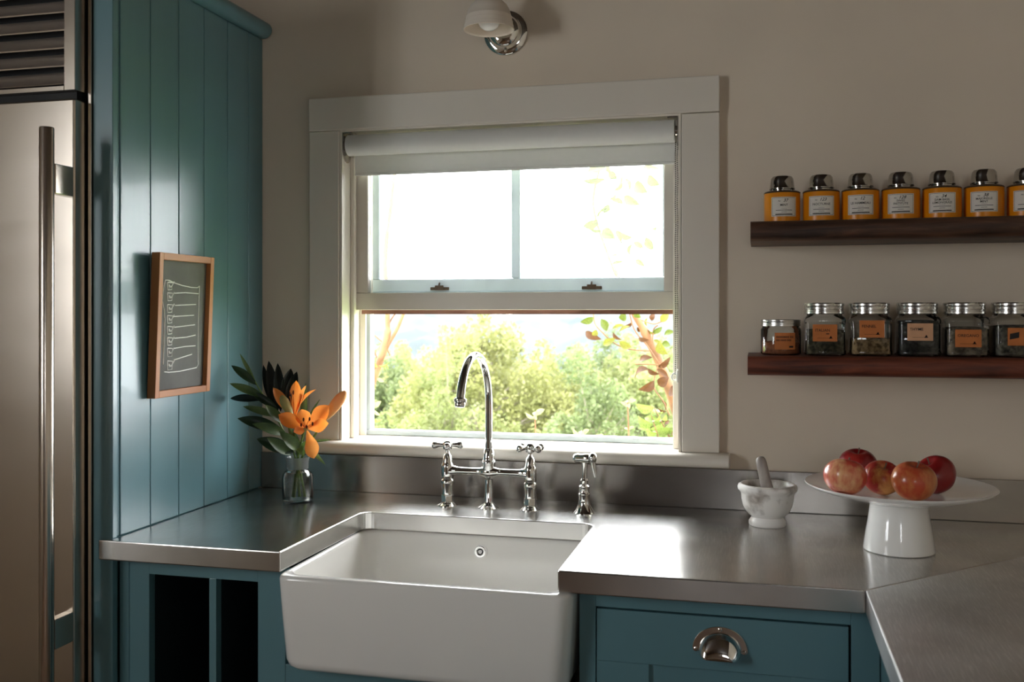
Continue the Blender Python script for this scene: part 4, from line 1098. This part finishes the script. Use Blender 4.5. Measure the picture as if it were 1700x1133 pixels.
def tree(x, y, h, w_, m, lab, seed, n=9000, top=None, size=.10, tall=1.0):
    z0 = terrain_z(x, y)
    r_ = np.random.default_rng(seed)
    n, size = int(n * 2.4), size * .6
    t = thing('broadleaf_tree', (x, y, z0), lab, 'tree', 'trees down the slope')
    mb = MB()
    H_ = h
    mb.tube([(x, y, z0 - .3), (x + .05, y, z0 + H_ * .4), (x - .05, y, z0 + H_ * .9)], [.02 * H_, .014 * H_, .003 * H_], 8)
    cs_, rs_ = [], []
    nt_ = 84
    for i in range(nt_):
        u = (i + .5) / nt_
        zz_ = z0 + H_ * (.16 + .82 * u)
        prof_ = math.sin(PI * min(1, .22 + .78 * u)) ** .7 if tall < 1.5 else math.sin(PI * (.25 + .72 * u)) ** .8
        a = i * 2.4 + r_.uniform(-.4, .4); rr_ = w_ * prof_ * r_.uniform(.35, 1.0)
        c = (x + rr_ * math.cos(a), y + rr_ * math.sin(a), zz_ + r_.normal() * .25 * (1 + u))
        cs_.append(c); rs_.append(w_ * r_.uniform(.13, .30) * (1 - .3 * u))
        mb.tube([(x, y, z0 + H_ * (.12 + .7 * u)), c], [.006 * H_, .001 * H_], 5)
    mb.build('trunk', 'bark_grey', t, smooth=60)
    me = foliage_mesh('foliage', np.array(cs_) - np.array([x, y, z0]), np.array(rs_), n, size, seed + 50)
    f = bpy.data.objects.new('foliage', me); me.materials.append(M[m]); f.parent = t; COL.objects.link(f); f['kind'] = 'stuff'
    return t
def top_at(px, py, y): return P(px, py, y)
# (px of the crown's centre, py of its top, distance, crown half width)
TREES = [(790, 528, 17, 2.0, 'foliage_yellow', 'tall pale yellow-green tree rising behind the faucet spout', 12000, .085),
         (850, 585, 19, 1.9, 'foliage_yellow', 'round yellow-green tree just right of the faucet spout', 10000, .085),
         (722, 605, 21, 1.8, 'foliage_pale', 'low pale green tree left of the faucet spout', 9000, .09),
         (668, 612, 24, 2.0, 'foliage_yellow', 'pale yellow tree between the left window frame and the spout', 9000, .095),
         (632, 628, 18, 1.6, 'foliage_green', 'green tree against the left window frame', 9000, .085),
         (915, 640, 23, 1.7, 'foliage_green', 'low green tree in the dip of the treeline', 9000, .09),
         (952, 600, 27, 2.0, 'foliage_green', 'blue-green tree in the middle of the right treeline', 9000, .10),
         (1010, 578, 25, 2.2, 'foliage_green', 'taller green tree right of the dip in the treeline', 10000, .10),
         (1048, 600, 18, 1.9, 'foliage_pale', 'light green spreading tree before the right treeline', 11000, .085),
         (1096, 590, 23, 2.1, 'foliage_pale', 'pale green tree behind the near apple branches', 9000, .095),
         (1150, 600, 20, 2.0, 'foliage_green', 'green tree beyond the right edge of the window opening', 7000, .09),
         (575, 600, 21, 2.0, 'foliage_green', 'green tree beyond the left edge of the window opening', 6000, .1),
         (985, 662, 14, 1.3, 'foliage_green', 'low dark green tree in front of the right treeline', 8000, .07),
         (745, 655, 14, 1.5, 'foliage_pale', 'bushy pale tree low behind the left faucet handle', 8000, .07)]
for i, (px, py, y, hw, m, lab, n_, sz_) in enumerate(TREES):
    tp = P(px, py, y)
    z0 = terrain_z(tp[0], y)
    tree(tp[0], y, (tp[2] - z0) / 1.03, hw, m, lab, 100 + i, n_, None, sz_)

# ------------------------------------------------------------------ the near shrubs by the window
LEAF = {}
def leaf_proto(m, k, asp, curl):
    key = (m, k)
    if key not in LEAF:
        mb = MB(); mb.blade((0, 0, 0), (0, 0, 1), asp, arch=.08, fold=.35, nu=6, peak=.5, nrm_hint=(0, -1, 0), curl=curl)
        me = bpy.data.meshes.new('leaf'); me.from_pydata(mb.v, [], mb.f); me.shade_smooth(); me.materials.append(M[m]); LEAF[key] = me
    return LEAF[key]
def put_leaf(par, base, tip, m, asp=.55, curl=.1, roll=0.0):
    b, t = Vector(base), Vector(tip); d = t - b; L_ = d.length
    o = bpy.data.objects.new('leaf', leaf_proto(m, round(asp, 1), asp, curl))
    q = Vector((0, 0, 1)).rotation_difference(d / L_)
    q = q @ Quaternion((0, 0, 1), roll)
    o.parent = par; o.location = b - wloc(par); o.rotation_mode = 'QUATERNION'; o.rotation_quaternion = q; o.scale = (L_, L_, L_)
    COL.objects.link(o)
    return o
AY = 1.15
apb = P(1165, 840, AY + .1); apb[2] = terrain_z(apb[0], apb[1]) - .02
ap = thing('apple_branch', tuple(apb), 'near apple tree branch with green and withered brown leaves at the right of the window', 'tree')
def Q_(px, py, d=0.0): return P(px, py, AY + d)
MB().tube(bez([tuple(apb), Q_(1150, 800, .1), Q_(1122, 680, .08), Q_(1098, 610, .05), Q_(1075, 560, .03), Q_(1048, 512, .0), Q_(1030, 470, 0), Q_(1008, 420, 0), Q_(985, 340, 0), Q_(998, 270, 0), Q_(1005, 230, 0)], 6), [.024] * 6 + [.020] * 12 + [.017] * 8 + [.012] * 6 + [.008] * 8 + [.005] * 12 + [.004] * 9, 10).build('limb', 'bark', ap, smooth=60)
TW = [[(1040, 497), (1052, 545), (1075, 575), (1100, 612)], [(1078, 583), (1045, 580), (1020, 570), (1000, 552), (988, 538), (985, 520)], [(1060, 530), (1085, 538), (1100, 533)], [(1095, 600), (1085, 640), (1100, 665), (1112, 690)],
      [(1095, 606), (1070, 605), (1055, 605)], [(1083, 570), (1085, 548), (1092, 540)], [(1030, 480), (1040, 450), (1060, 420), (1070, 390)], [(1008, 420), (1020, 395), (1012, 380)], [(990, 360), (1010, 350), (1030, 340)], [(1000, 300), (1030, 290), (1050, 285)], [(1048, 512), (1020, 470), (985, 430), (980, 425)]]
for l in TW:
    MB().tube(bez([Q_(a, b, .01) for a, b in l], 5), .0026, 6).build('twig', 'bark', ap, smooth=60)
LV = [((986, 528), (964, 536), 'apple_leaf', .5), ((998, 530), (1008, 550), 'apple_leaf', .6), ((990, 548), (984, 558), 'apple_leaf_spot', .9), ((972, 551), (993, 564), 'dead_leaf', .45), ((1022, 562), (1000, 574), 'apple_leaf_spot', .4),
      ((1028, 567), (1048, 578), 'apple_leaf_spot', .55), ((1036, 540), (1016, 545), 'apple_leaf_spot', .3), ((1028, 551), (1046, 540), 'apple_leaf_spot', .35), ((1034, 533), (1037, 519), 'apple_leaf', .7), ((1050, 534), (1036, 545), 'dead_leaf', .4),
      ((1018, 552), (1028, 566), 'dead_leaf', .5), ((1062, 528), (1056, 516), 'apple_leaf', .7), ((1082, 533), (1085, 520), 'dead_leaf', .7), ((1097, 535), (1110, 522), 'apple_leaf_spot', .7), ((1075, 528), (1073, 542), 'apple_leaf_spot', .5), ((1083, 552), (1100, 544), 'apple_leaf', .45),
      ((1076, 546), (1090, 555), 'apple_leaf_spot', .5), ((1095, 566), (1106, 590), 'apple_leaf_spot', .8), ((1098, 572), (1113, 574), 'apple_leaf', .8), ((1120, 552), (1101, 556), 'apple_leaf', .45), ((1064, 550), (1058, 545), 'dead_leaf', .8), ((1085, 565), (1096, 570), 'apple_leaf_spot', .5),
      ((1083, 594), (1056, 598), 'dead_leaf', .35), ((1093, 610), (1112, 598), 'dead_leaf', .4), ((1078, 614), (1048, 622), 'dead_leaf', .45), ((1075, 612), (1092, 624), 'dead_leaf', .5), ((1090, 613), (1110, 626), 'dead_leaf', .4), ((1086, 633), (1065, 650), 'dead_leaf', .6), ((1093, 640), (1108, 628), 'dead_leaf', .8),
      ((1116, 640), (1114, 662), 'dead_leaf', .5), ((1098, 666), (1108, 684), 'dead_leaf', .4), ((1092, 678), (1104, 686), 'dead_leaf', .4), ((1098, 703), (1114, 700), 'dead_leaf', .3), ((1060, 562), (1074, 566), 'dead_leaf', .5),
      ((1006, 278), (974, 284), 'apple_leaf', .45), ((1004, 297), (968, 302), 'apple_leaf', .3), ((1000, 300), (985, 310), 'apple_leaf', .8), ((1010, 285), (1024, 298), 'apple_leaf', .7), ((1030, 292), (1022, 318), 'apple_leaf_spot', .7), ((1036, 296), (1046, 320), 'apple_leaf', .6), ((1014, 288), (1008, 272), 'apple_leaf', .6),
      ((1055, 303), (1073, 320), 'apple_leaf', .7), ((1076, 292), (1094, 308), 'apple_leaf', .7), ((1036, 326), (1060, 340), 'apple_leaf', .45), ((1022, 322), (1012, 332), 'apple_leaf_spot', .8), ((1016, 334), (1036, 338), 'apple_leaf', .6), ((1012, 340), (998, 352), 'apple_leaf', .7), ((1008, 348), (990, 360), 'apple_leaf', .6),
      ((994, 366), (968, 378), 'apple_leaf', .6), ((1000, 384), (978, 382), 'apple_leaf', .3), ((1000, 382), (1020, 396), 'apple_leaf', .7), ((1022, 382), (1032, 402), 'apple_leaf_spot', .6), ((1030, 384), (1048, 396), 'apple_leaf', .6), ((1052, 404), (1044, 424), 'apple_leaf', .6), ((1052, 402), (1068, 412), 'apple_leaf_spot', .5),
      ((1072, 394), (1084, 416), 'apple_leaf', .6), ((1082, 380), (1090, 378), 'apple_leaf', .6), ((1028, 424), (1010, 430), 'apple_leaf', .35), ((1036, 434), (1014, 438), 'apple_leaf', .25), ((1054, 432), (1070, 442), 'apple_leaf', .5), ((1066, 278), (1094, 280), 'apple_leaf', .3), ((1028, 402), (1032, 404), 'apple_leaf', .5)]
for i, (b, t, m, asp) in enumerate(LV):
    d0 = random.uniform(-.05, .05)
    put_leaf(ap, Q_(*b, d0), Q_(*t, d0 + random.uniform(-.03, .03)), m, asp, .15 if m != 'dead_leaf' else .35, random.uniform(-.6, .6))
# leafy shrub under the branch
shb = P(1115, 820, 1.0); shb[2] = terrain_z(shb[0], shb[1])
sh = thing('leafy_shrub', tuple(shb), 'bright green leafy shrub low at the right of the window opening', 'shrub')
for k in range(7):
    b_ = P(1110 + random.uniform(-15, 40), 820, 1.0 + random.uniform(-.1, .15)); g_ = V(shb[0] + random.uniform(-.06, .06), shb[1] + random.uniform(-.06, .06), shb[2] - .02); px, py = random.uniform(1068, 1150), random.uniform(665, 720)
    e_ = P(px, py, 1.0 + random.uniform(-.1, .15))
    MB().tube([g_, b_, .5 * (b_ + e_) + V(.01, 0, .01), e_], [.007, .004, .003, .0015], 6).build('stem', 'bark', sh, smooth=60)
    for q in range(13):
        u = .25 + .75 * q / 12
        c = b_ + (e_ - b_) * u; a = q * 2.4 + k
        L_ = random.uniform(.045, .075)
        put_leaf(sh, c, c + V(math.cos(a), math.sin(a) * .8, random.uniform(-.1, .5)) * L_, 'shrub_leaf', random.choice((.4, .5, .6)), .2, random.uniform(-1, 1))
# young weeds in front of the window
def weed(px, top, y, lab, nl):
    b_, e_ = P(px + 2, 800, y), P(px, top, y)
    g_ = V(b_[0], b_[1], terrain_z(b_[0], b_[1]) - .02)
    t = thing('weed_stalk', tuple(g_ + V(0, 0, .02)), lab, 'plant')
    MB().tube([g_, b_, .5 * (b_ + e_) + V(.002, 0, 0), e_], [.006, .0035, .003, .002], 7).build('stem', 'bark', t, smooth=60)
    for q in range(nl):
        u = 1 - .11 * (q // 2) * 1.6 if q > 3 else 1 - .02 * q
        c = b_ + (e_ - b_) * u
        a = q * PI / 2 + .4 * (q // 4) + .35; L_ = random.uniform(.024, .036) * (1 if q < 4 else .8)
        put_leaf(t, c, c + V(math.cos(a), math.sin(a), random.uniform(.15, .8)) * L_, 'weed_leaf', .4 if q % 3 else .5, .1, random.uniform(-.5, .5))
weed(888, 690, .9, 'short pale weed stalk with spread leaves behind the right faucet handle', 8)
weed(1042, 668, .95, 'tall pale weed stalk with leaf pairs left of the green shrub', 12)
weed(966, 722, .9, 'low pale weed tip just above the sill, right of the faucet', 6)
weed(988, 728, .95, 'tiny weed tip above the sill nearest the tall weed stalk', 6)
# left sapling with forked bare stems
ltb = P(590, 850, 1.3); ltb[2] = terrain_z(ltb[0], ltb[1]) - .02
lt = thing('forked_sapling', tuple(ltb + V(0, 0, .02)), 'slender pinkish forked sapling at the left of the window', 'tree')
def U(px, py, d=0.0): return P(px, py, 1.3 + d)
MB().tube(bez([tuple(ltb), U(600, 800), U(612, 660), U(622, 625), U(634, 590), U(643, 555), U(643, 520), U(640, 420), U(655, 290), U(662, 220)], 6), [.024] * 6 + [.020] * 10 + [.015] * 16 + [.010] * 12 + [.007] * 11, 10).build('stem', 'bark', lt, smooth=60)
MB().tube(bez([U(634, 592), U(646, 570), U(660, 545), U(672, 515), U(690, 470)], 6), .0075, 8).build('fork', 'bark', lt, smooth=60)
for l in ([(612, 548), (625, 560), (638, 572), (648, 590)], [(643, 545), (650, 530), (658, 518)], [(628, 600), (622, 585), (618, 575)], [(634, 440), (628, 400), (630, 320), (625, 280)], [(645, 380), (652, 340), (650, 300)], [(640, 470), (660, 440), (680, 450)]):
    MB().tube(bez([U(a, b, .01) for a, b in l], 5), .0028, 6).build('twig', 'bark', lt, smooth=60)
for k in range(26):
    px, py = random.uniform(606, 634), random.uniform(590, 712)
    if k > 18: px, py = random.uniform(610, 650), random.uniform(598, 612)
    b_ = U(px, py, random.uniform(-.05, .05)); a = random.uniform(0, 6.28); L_ = random.uniform(.035, .06)
    put_leaf(lt, b_, b_ + V(math.cos(a) * .8, math.sin(a) * .4, random.uniform(-.6, .6)) * L_, 'weed_leaf' if k % 3 == 0 else 'shrub_leaf', .5, .2, random.uniform(-1, 1))

# ------------------------------------------------------------------ valley haze
hz = bpy.data.materials.new('valley_haze'); hz.use_nodes = True
nt = hz.node_tree
for n in list(nt.nodes): nt.nodes.remove(n)
o_ = nt.nodes.new('ShaderNodeOutputMaterial'); vs_ = nt.nodes.new('ShaderNodeVolumeScatter')
vs_.inputs['Color'].default_value = (.85, .95, 1.0, 1); vs_.inputs['Density'].default_value = .00008; vs_.inputs['Anisotropy'].default_value = .2
nt.links.new(vs_.outputs[0], o_.inputs['Volume'])
h_ = MB().box((-340, 5, -60), (180, 335, 26)).build('haze', hz)
tag(h_, 'pale morning haze filling the valley between the trees and the hills', 'haze', kind='stuff')
